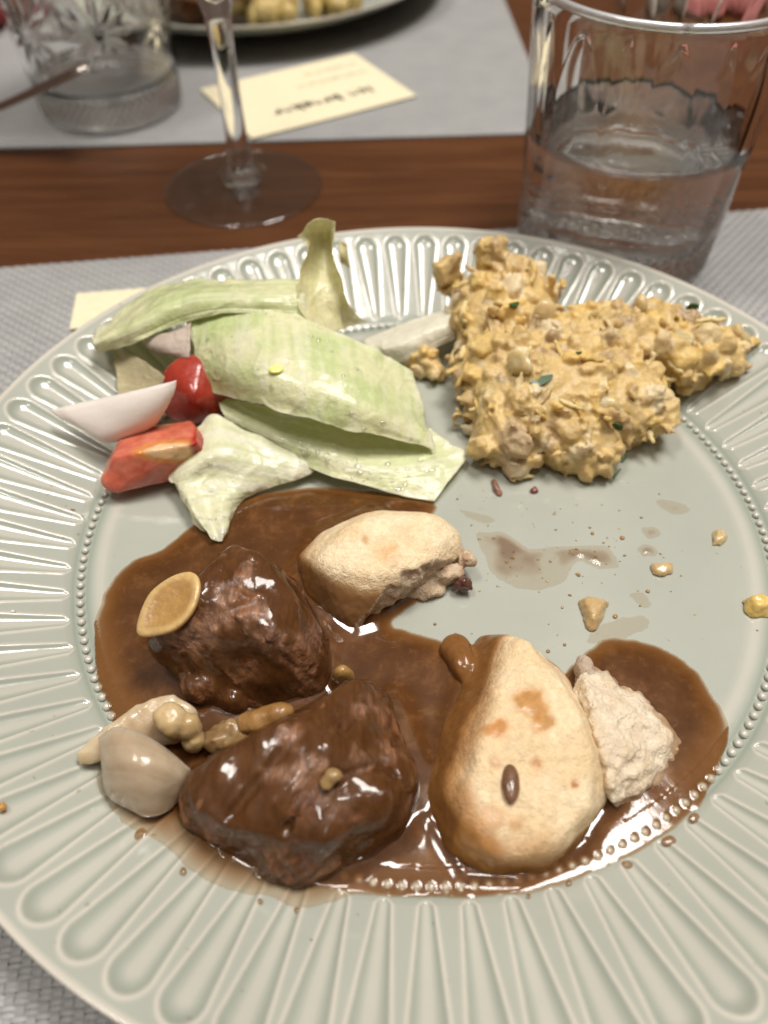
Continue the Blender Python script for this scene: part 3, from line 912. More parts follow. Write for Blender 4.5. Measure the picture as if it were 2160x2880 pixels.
pool = [(-50.8,16.2,5), (-30.7,18.5,5), (-13.2,16.5,5), (-1.1,13.2,5), (4.4,9.3,5), (1.9,2.4,5), (5.4,-9.9,5), (4.1,-19.7,5), (-7.3,-28.8,5), (-9.9,-33.2,5), (-3.7,-35.6,5), (4.2,-38.3,5), (12.1,-40.2,5), (17.6,-46.4,5), (29.0,-50.6,5), (37.1,-45.4,5), (42.1,-41.0,5), (46.9,-38.3,5), (54.8,-38.7,5), (62.1,-41.9,5), (67.9,-47.7,5), (70.4,-55.8,5), (71.7,-62.0,5.5), (69.8,-68.6,6), (64.4,-77.2,6.5), (58.5,-84.0,7), (50.9,-89.2,7.5), (42.6,-93.8,8), (32.2,-97.6,8), (20.3,-101.2,8), (7.4,-102.1,8), (-6.3,-101.9,8), (-18.1,-101.2,8), (-25.9,-103.5,8.5), (-31.7,-104.3,8.5), (-36.7,-102.3,8.5), (-45.7,-100.8,8.5), (-54.1,-97.3,8), (-60.0,-92.2,8), (-66.7,-88.9,8), (-72.3,-85.7,8), (-77.7,-79.9,8), (-80.4,-72.8,7), (-80.3,-65.5,6), (-81.0,-58.5,5.5), (-85.9,-49.9,5), (-88.9,-41.7,5), (-90.9,-33.4,5), (-91.2,-25.7,5), (-89.6,-16.6,5), (-84.6,-9.3,5), (-76.9,-4.9,5), (-68.7,5.3,5), (-60.4,11.8,5)]
meat2_base = [(-60, -78), (-50, -89), (-37, -96), (-22, -95), (-9, -87), (-4, -77), (-10, -58), (-30, -62), (-55, -70)]
meat1_base = [(-74, -38), (-60, -52), (-45, -58), (-28, -52), (-26, -40), (-38, -20), (-56, -12), (-70, -25)]
roll2_base = [(12, -40), (24, -40), (34, -50), (40, -66), (39, -82), (30, -92), (16, -98), (5, -97), (-3, -84), (3, -62)]
roll1_base = [(-37, -14), (-30, -28), (-20, -34), (-10, -31), (6, -18), (8, -4), (-16, 6), (-32, -2)]
def pool_top(X, Y, d, base):
    P = np.stack([X, Y, 0 * X], -1)
    edge = 1 - np.exp(-d / 3.0)
    level = 6.32 + .22 * (fbm(P, 22, 1, 2) - .5)
    for poly, a, w in ((meat2_base, 2.0, 4.0), (meat1_base, .9, 2.6), (roll2_base, .9, 2.4), (roll1_base, .9, 2.4)):
        q = -poly_sdf(P, poly)
        level = level + a * np.exp(-(np.clip(q, 0, None) / w) ** 2)
    film_t = (.30 + .45 * fbm(P, 6, 2, 2)) * edge
    t = np.maximum(level - base, 0)
    t = np.where(t > 0, np.minimum(t, 3.6), 0) * np.where(np.hypot(X, Y) > 96, edge ** .25, edge)
    return base + .03 + np.maximum(t, film_t)
film('gravy_pool', pool, pool_top, M['gravy'], h=.5, cover_k=.42, wob=.5, label='glossy brown gravy pooled round the meat and rolls', cat='gravy')
def smear_top(t0):
    def f(X, Y, d, base):
        P = np.stack([X, Y, 0 * X], -1)
        e = sstep(0, 3.0, d)
        return base + .05 + 1.5 * t0 * e * np.clip(3.0 * (fbm(P, 6, 3, 3) - .27), .08, 1.2)
    return f
def smear(outline, t0, label, cm=.75, group='gravy smears on the bare plate'):
    return film('gravy_smear', outline, smear_top(t0), M['gravy'], h=.7, cover_k=.55, cmax=cm, wob=.9, label=label, cat='smear', group=group)
smear([(15.5,-1.5,5), (23.8,-1.6,5), (31.3,-7.0,5), (43.6,-6.4,5), (52.9,-7.4,5), (55.1,-13.4,5), (50.1,-14.9,5), (43.9,-12.3,5), (38.9,-18.8,5), (29.3,-21.8,5), (19.9,-18.4,5), (17.4,-10.1,5)], .30, 'broad thin gravy smear on the plate between mash and rolls')
smear([(41.8,-39.2,5), (48.6,-32.8,5), (59.0,-31.5,5), (58.7,-35.2,5), (50.6,-38.3,5)], .16, 'faint gravy smear beside the right end of the pool')
smear([(10.7,7.7,5), (17.6,6.0,5), (22.2,2.9,5), (15.9,3.0,5)], .16, 'short narrow gravy streak beside the torn small roll')
smear([(72.0,10.1,5), (77.0,10.4,5), (80.9,6.2,5), (75.6,4.8,5)], .22, 'tan gravy smear below the right end of the mash')
smear([(64.6,-0.7,5), (68.9,0.1,5), (69.6,-2.9,5), (65.8,-4.3,5)], .25, 'small oval gravy spot on the bare plate')
smear([(61.7,-7.6,5), (65.9,-6.8,5), (67.2,-9.8,5), (62.9,-11.4,5)], .34, 'darker round gravy spot above the wet garlic crumb')
smear([(56.7,-24.2,5), (60.1,-23.6,5), (61.5,-27.8,5), (58.4,-28.5,5)], .12, 'faint slanting gravy spot beside the triangular crumb')

# ---- braised meat -----------------------------------------------------------
def coat_mask(P, seed):
    """where gravy coats the meat smoothly"""
    return sstep(.47, .53, fbm(P, 8, seed + 2, 3) + .004 * (P[:, 2] - 16))
def meat_pigment(V, seed, ridge_dir):
    n1 = fbm(V @ stretch_matrix(ridge_dir, .18).T, 2.6, seed, 3); n2 = fbm(V, 9, seed + 1, 3); n3 = fbm(V, 2.2, seed + 2, 2)
    c = mix((.080, .028, .009), (.225, .100, .044), sstep(.28, .72, n1))
    c = mix(c, (.25, .125, .062), .55 * sstep(.55, .75, n2))
    c = mix(c, (.10, .034, .012), .55 * sstep(.5, .7, fbm(V, 12, seed + 3, 2)))
    c = mix(c, (.22, .11, .07), .4 * sstep(.58, .72, n3))
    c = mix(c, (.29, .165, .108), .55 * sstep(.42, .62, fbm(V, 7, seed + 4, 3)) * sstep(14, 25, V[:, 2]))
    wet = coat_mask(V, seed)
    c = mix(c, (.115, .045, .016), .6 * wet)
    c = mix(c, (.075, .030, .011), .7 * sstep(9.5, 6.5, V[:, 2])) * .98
    return c, np.clip(.10 + wet, 0, 1)
meat1 = [(-50.8,-25.0,30), (-45.0,-27.2,30), (-39.8,-31.0,28), (-34.1,-38.6,25), (-28.7,-46.5,16), (-26.3,-49.2,8), (-28.0,-53.5,5), (-34.9,-56.6,5), (-44.1,-58.1,5), (-54.7,-56.9,5), (-59.6,-53.5,9), (-69.1,-47.3,13), (-70.8,-45.8,18), (-66.9,-45.6,24), (-56.8,-40.9,30), (-55.9,-34.0,31), (-38.6,-48.6,28), (-32.1,-50.0,21)] + [(-56, -12, 4), (-69, -26, 4), (-36, -20, 4), (-27, -38, 4), (-52, -58, 4)]
def groove(p0, p1, w, depth):
    p0 = np.array(p0, float); p1 = np.array(p1, float); e = p1 - p0
    def f(P):
        t = np.clip(((P - p0) @ e) / (e @ e), 0, 1)
        d = np.linalg.norm(P - p0 - t[..., None] * e, axis=-1)
        return depth * np.exp(-(d / w) ** 2)
    return f
fib1 = stretch_matrix((.55, -.35, -.75), .22)
def make_meat(name, hulls, ells, fdir, seed, label, blend, seams=()):
    fib = stretch_matrix(fdir, .09)
    V, Q = lump_mesh(hulls, .5, [(.9, 9, seed), (.55, 4.6, seed + 3), (.80, 2.4, seed + 1, fib), (.45, 1.1, seed + 2, fib), (.24, 1.2, seed + 3)], .5, ells=ells, blend=blend, mask=lambda P: 1 - .5 * coat_mask(P, seed), inflate=.5, seams=seams)
    c, w = meat_pigment(V, seed, fdir)
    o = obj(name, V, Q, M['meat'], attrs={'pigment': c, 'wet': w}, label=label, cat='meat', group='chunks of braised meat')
    # the smooth film of gravy that clings to it
    V, Q = lump_mesh(hulls, 1.3, [(.9, 9, seed), (.38, 4.6, seed + 3), (.42, 5.0, seed + 1, stretch_matrix(fdir, .35)), (.06, 1.8, seed + 4)], .5, ells=ells, blend=blend, inflate=1.0, seams=seams)
    m = sstep(.38, .50, fbm(V, 8, seed + 2, 3) + .003 * (V[:, 2] - 16)); m = np.maximum(m, sstep(12, 7, V[:, 2]))
    ok = m > .02; keep = ok[Q].all(1)
    idx = np.cumsum(ok) - 1; Q2 = idx[Q[keep]]
    obj('gravy_coat', V[ok], Q2, M['gravy'], o, attrs={'depth': (.7 + .9 * m)[ok], 'cover': (.48 * m)[ok]})
    return o
make_meat('meat_chunk', [meat1], [((-58, -53, 10), (5, 3, 4)), ((-66, -44, 17), (4, 3, 3)), ((-50, -57, 8), (2.2, 1.6, 3.6))], (.55, -.35, -.75), 1, 'brown braised meat chunk with a garlic slice on its top', 1.2,
          [groove(*[(-54.0,-45.5,30), (-42.3,-41.8,30)], 1.0, 1.5), groove(*[(-50.9,-42.3,31), (-48.4,-49.4,28)], .8, 1.2), groove(*[(-38.8,-51.6,25), (-38.8,-58.4,10)], .9, 1.8), groove(*[(-33.6,-49.2,23), (-31.6,-56.8,9)], .8, 1.4), groove(*[(-47.0,-53.6,20), (-45.8,-59.0,9)], .8, 1.2), groove(*[(-61.3,-49.7,18), (-57.5,-53.6,11)], .9, 1.5)])
meat2 = [(-15.9,-56.7,17), (-19.9,-59.7,21), (-32.1,-68.9,26), (-39.9,-73.5,26), (-45.9,-76.7,24), (-56.2,-79.8,18), (-59.1,-81.5,13), (-57.8,-86.4,8), (-49.0,-91.5,7), (-37.4,-97.2,6), (-26.3,-97.6,6), (-17.2,-93.7,7), (-8.9,-89.2,8), (-5.0,-80.2,10), (-7.5,-73.1,14), (-12.4,-59.6,14), (-25.5,-78.3,28), (-34.0,-87.8,25), (-16.8,-78.8,24), (-53.4,-85.9,21), (-46.8,-90.6,21), (-36.3,-94.1,21), (-25.3,-94.1,22), (-14.4,-89.0,20), (-8.0,-80.8,18)] + [(-16, -54, 4.5), (-40, -64, 4.5), (-57, -72, 4.5), (-60, -80, 4.5)]
e2 = [(-18.8,-85.1,21), (-14.4,-86.4,19), (-30.9,-91.2,15), (-32.1,-94.9,10), (-48.1,-88.0,15), (-39.0,-84.2,26), (-29.3,-80.2,28), (-21.2,-75.4,26)]
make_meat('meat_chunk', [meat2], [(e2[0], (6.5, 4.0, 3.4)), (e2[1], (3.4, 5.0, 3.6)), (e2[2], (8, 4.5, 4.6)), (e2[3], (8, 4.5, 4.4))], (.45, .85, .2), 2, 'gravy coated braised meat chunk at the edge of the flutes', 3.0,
          [groove(*[(-31.6,-75.1,28), (-44.8,-89.5,22)], 1.2, 2.2), groove(*[(-19.9,-68.4,25), (-33.0,-92.5,22)], 1.1, 2.0), groove(*[(-26.3,-84.8,27), (-12.8,-79.0,22)], 1.0, 1.6), groove(*[(-12.8,-79.0,22), (-7.8,-83.2,14)], .9, 1.4), groove(*[(-35.5,-91.7,17), (-21.9,-90.7,16)], 1.0, 1.8), groove(*[(-46.2,-88.6,14), (-40.4,-93.0,9)], .9, 1.6), groove(*[(-23.9,-91.3,15), (-26.2,-95.8,8)], .9, 1.6)])

# ---- rolls ------------------------------------------------------------------
def roll_pigment(V, top, brown_low, seed, stains=(), rise=0.0):
    n = fbm(V, 7, seed, 3); z = V[:, 2]
    c = mix((.77, .585, .35), (.85, .70, .47), sstep(.3, .7, n))
    c = mix(c, (.44, .20, .055), .85 * sstep(0, 1, brown_low))
    soak = sstep(10.5, 6.0, z - rise + 3.5 * (fbm(V, 9, seed + 1, 2) - .5))
    wet = soak.copy()
    c = mix(c, (.30, .135, .036), .75 * sstep(.0, .5, soak)); c = mix(c, (.16, .066, .018), .75 * sstep(.45, 1, soak))
    for (sx, sy, sz), rr, col, am in stains:
        d = np.linalg.norm((V - np.array([sx, sy, sz])) * [1, 1, .5], axis=1) + rr * 1.1 * (fbm(V, 3.5, seed + 2, 3) - .5)
        m = min(1, am * 1.45) * sstep(rr * 1.1, rr * .45, d)
        c = mix(c, col, m); wet = np.maximum(wet, m)
    return c, wet
AMB = (.46, .225, .062)
roll1 = [(-37.5, -13, 8), (-33, -25, 5), (-21.5, -35.5, 5), (-12, -36, 5), (-8, -31, 5), (10, -17, 5), (10, -3, 5), (1, 6, 5), (-16, 7, 5), (-31, -1, 5)] + [(-29.4,-22.1,19), (-20.8,-12.0,21), (-8.1,-7.6,21), (2.8,-8.3,19), (8.0,-11.0,15), (-3.0,-24.2,19), (-15.8,-27.6,20), (-25.9,-25.4,15)]
cutn = np.array([.62, -.74, .26]); cutn /= np.linalg.norm(cutn)
cp = np.array([(7.6,-16.7,15)][0]); cq = np.array([(-9.8,-29.0,10)][0])
side = np.cross(cq - cp, [0, 0, 1.0]); side /= np.linalg.norm(side)
if side[0] < 0: side = -side
cutn = side * .93 + np.array([0, 0, -.10])
cutn /= np.linalg.norm(cutn)
def tear1(P):
    d = (P - cp) @ cutn
    return d - 2.6 * (fbm(P, 5, 4, 3) - .5) * 2 - 1.6 * (fbm(P, 1.8, 2, 2) - .5)
V, Q = lump_mesh([roll1], 3.0, [(.8, 12, 2), (.3, 5, 1), (.14, 1.6, 3)], .55, inflate=1.1, cuts=[tear1])
dcut = tear1(V); crumb = sstep(-.75, -.15, dcut)
c, w = roll_pigment(V, 20, sstep(.45, .75, fbm(V, 10, 5, 2)) * sstep(15, 8, V[:, 2]) + .5 * sstep(-26, -38, V[:, 0]), 3,
                    [((*[(-17.1,-16.4,20)][0][:2], 20), 2.0, AMB, .5), ((*[(-10.9,-21.7,20)][0][:2], 20), 4.0, (.58, .33, .13), .5), ((*[(1.5,-22.8,17)][0][:2], 16), 2.2, AMB, .6), ((*[(-3.5,-27.0,9)][0][:2], 9), 3.5, AMB, .6)], rise=8.5 * sstep(-17, -31, V[:, 1] + .25 * V[:, 0]))
c = mix(c, mix((.50, .37, .25), (.62, .50, .36), fbm(V, 3, 1, 2)), crumb); w = w * (1 - crumb)
r1 = obj('bread_roll', V, Q, M['bread'], attrs={'pigment': c, 'wet': w}, label='smaller torn piece of pale bread roll lying in gravy', cat='bread', group='torn bread rolls')
t1 = [(7.8,-19.4,9), (9.6,-22.2,8), (4.3,-24.0,9), (0.4,-25.2,9), (-2.8,-26.6,8), (11.0,-15.4,11)]
V, Q = lump_mesh([], 1, [(1.4, 4, 1), (.8, 1.6, 2)], .55, ells=[((t1[0][0] - 3, t1[0][1] + 1, 7.5), (5.5, 4, 4)), ((t1[3][0] - 2, t1[3][1] + 3, 6), (7, 4, 3)), (t1[5], (2.2, 2.5, 2))])
n = fbm(V, 3, 2, 3)
obj('torn_crumb', V, Q, M['crumb'], r1, attrs={'pigment': mix((.44, .30, .19), (.60, .47, .33), sstep(.3, .7, n)), 'wet': .2 * n}, label='ragged beige crumb hanging from the tear')
V, Q = lump_mesh([], 1, [(1.3, 2.5, 3), (.5, 1, 1)], .4, ells=[(t1[1], (2.6, 2.0, 2.4))])
obj('meat_shred', V, Q, M['meat'], r1, attrs={'pigment': np.tile((.13, .055, .04), (len(V), 1)), 'wet': np.ones(len(V))}, label='small brown meat shred stuck to the torn edge')

ta = np.array([(34.9,-55.5,14)][0]); tb = np.array([(37.0,-83.9,14)][0])
tn = np.cross(tb - ta, [0, 0, 1.0]); tn /= np.linalg.norm(tn); tn = tn if tn[0] > 0 else -tn
def tear2(P):
    return (P - ta) @ tn - 1.6 * (fbm(P, 6, 4, 3) - .5) * 2 - .9 * (fbm(P, 1.8, 2, 2) - .5) - 6 * sstep(-84, -92, P[..., 1])
roll2 = [(13, -37.5, 5), (23, -38.5, 5), (33, -49, 5), (38.5, -64, 5), (38.5, -80, 5), (30.5, -91.5, 5), (19.5, -97.5, 5), (9, -97.8, 5), (0, -92.5, 5), (-4.5, -80, 5), (1, -65, 5), (7.5, -48, 5)] + [(18.7,-46.7,16), (22.1,-46.7,17), (27.9,-55.6,19), (30.8,-66.9,20), (32.3,-77.5,19), (29.5,-86.9,17), (22.1,-94.8,15), (10.4,-95.8,14), (4.4,-90.7,15), (4.6,-84.9,18), (10.1,-73.2,20), (15.3,-59.0,19)]
V, Q = lump_mesh([roll2], 2.0, [(1.5, 13, 3), (.5, 5, 2), (.16, 1.5, 1)], .6, inflate=1.1, cuts=[tear2], ells=[((*[(6.3,-42.1,7)][0][:2], 6.5), (2.8, 3.4, 2.4)), ((*[(7.7,-47.3,7)][0][:2], 7), (2.6, 4.2, 3))], blend=1.6)
roll2_tree = None
tearm = sstep(-.9, -.2, tear2(V))
lx = (V[:, 0] - np.interp(V[:, 1], [-98, -80, -65, -48, -37], [4, -2, 4.5, 10, 15]))
left = sstep(7.5, 1.0, lx - .2 * (V[:, 2] - 5)) * sstep(-30, -40, V[:, 1])
c, w = roll_pigment(V, 20, .95 * left + .45 * sstep(.52, .75, fbm(V, 8, 4, 3)) * sstep(17, 10, V[:, 2]) + .7 * sstep(-88, -98, V[:, 1]), 4,
                    [((*[(21.6,-63.8,21)][0][:2], 21), 5.2, AMB, .62), ((*[(22.9,-69.5,21)][0][:2], 21), 3.2, AMB, .6), ((*[(12.1,-71.1,20)][0][:2], 20), 3.8, (.50, .21, .05), .6),
                     ((*[(20.7,-78.7,20)][0][:2], 20), 1.7, AMB, .6), ((*[(11.6,-78.6,20)][0][:2], 20), 1.3, AMB, .5), ((*[(28.3,-83.1,19)][0][:2], 19), 1.3, (.40, .19, .06), .7),
                     ((*[(10.2,-88.9,18)][0][:2], 18), 2.8, AMB, .45), ((*[(14.5,-90.4,18)][0][:2], 18), 2.6, AMB, .4), ((*[(3.7,-93.9,13)][0][:2], 13), 4.2, (.36, .17, .05), .6), ((*[(8.5,-95.9,13)][0][:2], 13), 4.5, (.40, .20, .07), .5)], rise=6.5 * left + 3.0 * sstep(-84, -96, V[:, 1]))
r2V, r2Q = V, Q
c = mix(c, mix((.60, .46, .31), (.72, .59, .43), fbm(V, 3, 1, 2)), tearm); w = w * (1 - tearm)
r2 = obj('bread_roll', V, Q, M['bread'], attrs={'pigment': c, 'wet': w}, label='larger pale bread roll with a seed on its crust', cat='bread', group='torn bread rolls')
flap = [(38, -46.5, 5), (44, -48, 5), (54, -57.5, 5), (60, -68.5, 5), (52.5, -77.5, 5), (41, -84, 5), (34, -60, 5), (34, -76, 5)] + [(35.9,-56.3,15), (40.9,-54.6,13), (49.1,-63.8,13), (53.5,-69.5,10), (45.8,-77.2,10), (37.1,-83.4,14), (36.1,-72.5,17.5), (35.3,-65.2,17.5)]
def ragged(P):
    d = 2.0 * (fbm(P, 6, 3, 3) - .5); return -5 + 0 * d
V, Q = lump_mesh([flap], .8, [(1.0, 6, 4), (.9, 2.4, 2), (.45, 1.1, 1)], .5, inflate=.5)
n = fbm(V, 4, 4, 3); soak = sstep(9.5, 6.2, V[:, 2] + 2.5 * (n - .5))
obj('open_crumb', V, Q, M['crumb'], r2, attrs={'pigment': mix(mix((.70, .57, .41), (.80, .69, .53), sstep(.3, .7, n)), (.26, .13, .05), .8 * soak), 'wet': soak}, label='white open crumb where the roll was pulled apart')
t2 = [(38.2,-49.6,9), (38.0,-54.1,10), (36.3,-56.7,9)]
V, Q = lump_mesh([], 1, [(.6, 3, 2)], .5, ells=[(t2[0], (2.2, 3, 3.6)), (t2[1], (2.2, 3.4, 4)), (t2[2], (2, 3, 3))])
obj('crumb_edge', V, Q, M['crumb'], r2, attrs={'pigment': np.tile((.50, .40, .31), (len(V), 1)), 'wet': np.zeros(len(V))})
from mathutils.bvhtree import BVHTree
_t = BVHTree.FromPolygons([tuple(v) for v in r2V], [tuple(int(k) for k in q) for q in r2Q])
_sx, _sy = [(14.4,-83.0,20)][0][:2]
_hit = _t.ray_cast(Vector((_sx, _sy, 60)), Vector((0, 0, -1)))[0]
V, Q = lump_mesh([], 1, [(.10, 2, 2)], .3, ells=[((_sx, _sy, _hit.z + .35), (2.0, 4.3, 1.3), -.08)])
obj('seed', V, Q, M['garlic'], attrs={'pigment': mix((.13, .06, .028), (.20, .11, .06), fbm(V, 2, 2, 2))}, label='brown sauce coated seed lying on the larger roll', cat='seed')

# ---- cooked onion and garlic ------------------------------------------------
def piece(name, hulls, ells, mat, pig, label, cat, k=1.2, noises=((.4, 5, 1),), h=.5, parent=None, group=None, blend=1.0, floor=None):
    V, Q = lump_mesh(hulls, k, list(noises), h, ells=ells, blend=blend, floor=floor)
    c = mix(pig[0], pig[1], sstep(.3, .7, fbm(V, 4, 2, 3)))
    if len(pig) > 2: c = mix(c, pig[2], sstep(9, 6, V[:, 2]) * .6)
    return obj(name, V, Q, M[mat], parent, attrs={'pigment': c, 'wet': np.ones(len(V)) * .5}, label=label, cat=cat, group=group)
ON = ((.42, .315, .205), (.50, .395, .275), (.34, .20, .09))
piece('onion_petal', [[(-84.4,-71.0,14), (-84.4,-73.9,11), (-79.9,-73.2,12), (-77.9,-67.1,16), (-71.7,-61.5,17), (-63.6,-58.1,17), (-57.6,-61.3,14), (-57.3,-65.6,8), (-65.9,-66.0,13), (-76.1,-69.6,15), (-72.9,-61.7,8), (-62.3,-57.7,7)]], [], 'onion', ((.50, .38, .24), (.60, .48, .33), (.38, .23, .10)), 'long cooked onion piece reaching over the flutes', 'onion', 1.6, ((.5, 5, 2), (.2, 1.8, 3)))
g = [(-61.7,-66.6,18), (-58.6,-66.9,16), (-62.8,-65.4,19), (-57.7,-68.5,12)]
piece('garlic_clove', [], [(g[0], (4, 3.6, 3.4)), (g[2], (3.6, 3, 2.6)), (g[1], (3.4, 3.2, 3.6)), (g[3], (2.8, 2.8, 3.4))], 'garlic', ((.46, .32, .15), (.56, .42, .23)), 'lumpy stewed garlic resting against the long onion piece', 'garlic', noises=((.6, 2.6, 2),), blend=.4)
g = [(-40.4,-65.1,16), (-37.1,-64.3,17), (-43.9,-65.3,14), (-48.9,-66.9,12), (-52.2,-68.2,11), (-46.2,-71.6,16)]
piece('garlic_clove', [], [(g[0], (5.0, 3, 2.6), .35), (g[1], (3.4, 2.6, 2.4), .35), (g[2], (3.6, 3, 3))], 'garlic', ((.24, .12, .035), (.36, .20, .07)), 'glossy brown garlic piece wedged between both meat chunks', 'garlic', noises=((.4, 2.6, 3),), blend=.8)
piece('onion_bits', [], [(g[3], (4, 3.4, 3.2)), (g[4], (3.6, 3, 3)), (g[5], (3, 3, 2))], 'onion', ((.20, .12, .05), (.32, .21, .10)), 'mushy grey onion bits at the side of the front meat chunk', 'onion', noises=((.9, 2.0, 2), (.3, .9, 1)), blend=.6)
g = [(-22.9,-50.8,9), (-23.7,-51.9,8)]
piece('garlic_chip', [], [(g[0], (3.0, 2, 4.6))], 'garlic', ((.30, .17, .05), (.42, .26, .09)), 'small amber garlic chip behind the front meat chunk', 'garlic', noises=((.4, 2.6, 3),))
g = [(-23.4,-83.8,28), (-24.8,-84.9,27)]
piece('garlic_chip', [], [(g[0], (1.9, 1.6, 1.2)), (g[1], (1.6, 1.8, 1.1))], 'garlic', ((.27, .17, .06), (.36, .24, .10)), 'tiny garlic bit stuck on top of the front meat chunk', 'garlic', noises=((.3, 2.0, 3),))
# the garlic slice: pointed oval with a raised rim and a sauce filled hollow
def garlic_slice():
    out = np.array([(-71.3,-47.1,24.5), (-71.3,-42.6,26), (-69.1,-37.5,28), (-64.3,-34.5,30), (-59.7,-33.7,31), (-57.1,-35.8,31.2), (-56.5,-39.8,30.5), (-57.9,-44.1,29), (-61.5,-47.3,27), (-66.7,-48.0,25.2)], float)
    p = smooth_poly(out, 6); cen = p.mean(0)
    nrm = np.linalg.svd(p - cen)[2][2]; nrm = nrm * np.sign(nrm[2])
    rings = [(.94, -1.3), (.99, -1.0), (1.01, -.4), (1.0, .15), (.96, .45), (.90, .55), (.80, .50), (.70, .30), (.56, .08), (.44, .02), (.32, -.02), (.22, -.04), (.12, -.05), (.04, -.05)]
    V = []; pig = []; n = len(p)
    V.append((cen + (p - cen) * .5 - nrm * 1.4)); pig += [(.50, .33, .12)] * n
    for s, o in rings:
        V.append(cen + (p - cen) * s + nrm * (o + .9))
        t = sstep(.86, .66, np.array(s))
        pig += [tuple(mix((.58, .40, .17), (.43, .25, .085), t))] * n
    V = np.concatenate(V); pig = np.array(pig)
    nz = fbm(V, 3, 2, 3); pig = pig * (.85 + .3 * nz)[:, None]
    Fc = []
    for i in range(len(rings)):
        for k in range(n):
            a = i * n + k; b = i * n + (k + 1) % n
            Fc.append((a, b, b + n, a + n))
    m = len(rings) * n
    Fc.append(tuple(range(m, m + n))); Fc.append(tuple(range(n - 1, -1, -1)))
    return obj('garlic_slice', V, Fc, M['garlic'], attrs={'pigment': pig, 'wet': np.ones(len(V))}, label='pointed oval garlic slice with a sauce filled hollow on the meat', cat='garlic')
garlic_slice()

# ---- tomato and raw onion ---------------------------------------------------
tc = [(-74.5,47.1,19)][0]
V, Q = lump_mesh([[(-82.7,52.4,24), (-76.0,55.1,27), (-69.4,55.8,27), (-65.8,46.5,19), (-67.6,42.0,12), (-76.9,41.7,9), (-84.3,44.6,11), (-85.1,48.1,18), (-70.9,40.9,24)] + [(-74, 60, 8), (-60, 55, 8), (-62, 62, 20), (-78, 62, 18)]], 2.6, [(.5, 8, 2)], .6, inflate=1.0)
n = fbm(V, 6, 2, 2)
obj('tomato_wedge', V, Q, M['tomato'], attrs={'pigment': mix((.30, .028, .018), (.40, .052, .030), n)}, label='deep red shiny tomato piece half hidden behind the lettuce', cat='tomato', group='tomato pieces')
tw = [(-93.7,31.4,16), (-84.3,33.7,17), (-72.4,35.1,18), (-67.1,27.9,17), (-65.3,23.1,11), (-66.9,22.5,7), (-83.6,18.0,8), (-93.4,12.2,10), (-96.8,15.0,12), (-96.7,19.6,15), (-92.4,17.7,20), (-80.6,18.7,21.5), (-67.8,21.0,22), (-93.1,18.9,5.5), (-74.7,22.5,5.5), (-89.9,28.6,8), (-73.4,36.6,8)]
V, Q = lump_mesh([tw], .5, [(.3, 5, 2), (.10, 1.5, 3)], .42, ells=[((*[(-94.9,15.9,11)][0][:2], 11), (3.2, 3, 3.2))])
n = fbm(V, 5, 1, 3)
Lx = (V - np.array([(-93.4,29.9,17)][0])) @ np.array([.98, .18, 0])
c = mix((.54, .125, .075), (.64, .21, .135), sstep(.3, .7, n))
c = mix(c, (.68, .235, .10), .7 * sstep(.0, 2.5, V[:, 1] - np.interp(V[:, 0], [-99, -70], [29.5, 33.0])))
core = np.array([(-75.2,20.5,19)][0]); dc = (V - core); dl = np.hypot(dc[:, 0] / 8.5, (dc[:, 1] * .75 + dc[:, 2] * .65) / 2.6)
c = mix(c, (.72, .50, .28), sstep(1.15, .75, dl + .5 * (n - .5))); c = mix(c, (.62, .28, .04), .7 * np.exp(-((dl - 1.15) / .22) ** 2))
c = mix(c, (.36, .020, .012), sstep(0, 2.0, V[:, 0] - ([(-69.9,25.3,19)][0][0] - .8)))
c = mix(c, (.34, .05, .02), .8 * sstep(-96.0, -99.5, V[:, 0]) * sstep(15, 10, V[:, 2]))
obj('tomato_wedge', V, Q, M['tomato'], attrs={'pigment': c}, label='cut tomato wedge showing pale core, lying on lettuce by the onion', cat='tomato', group='tomato pieces')

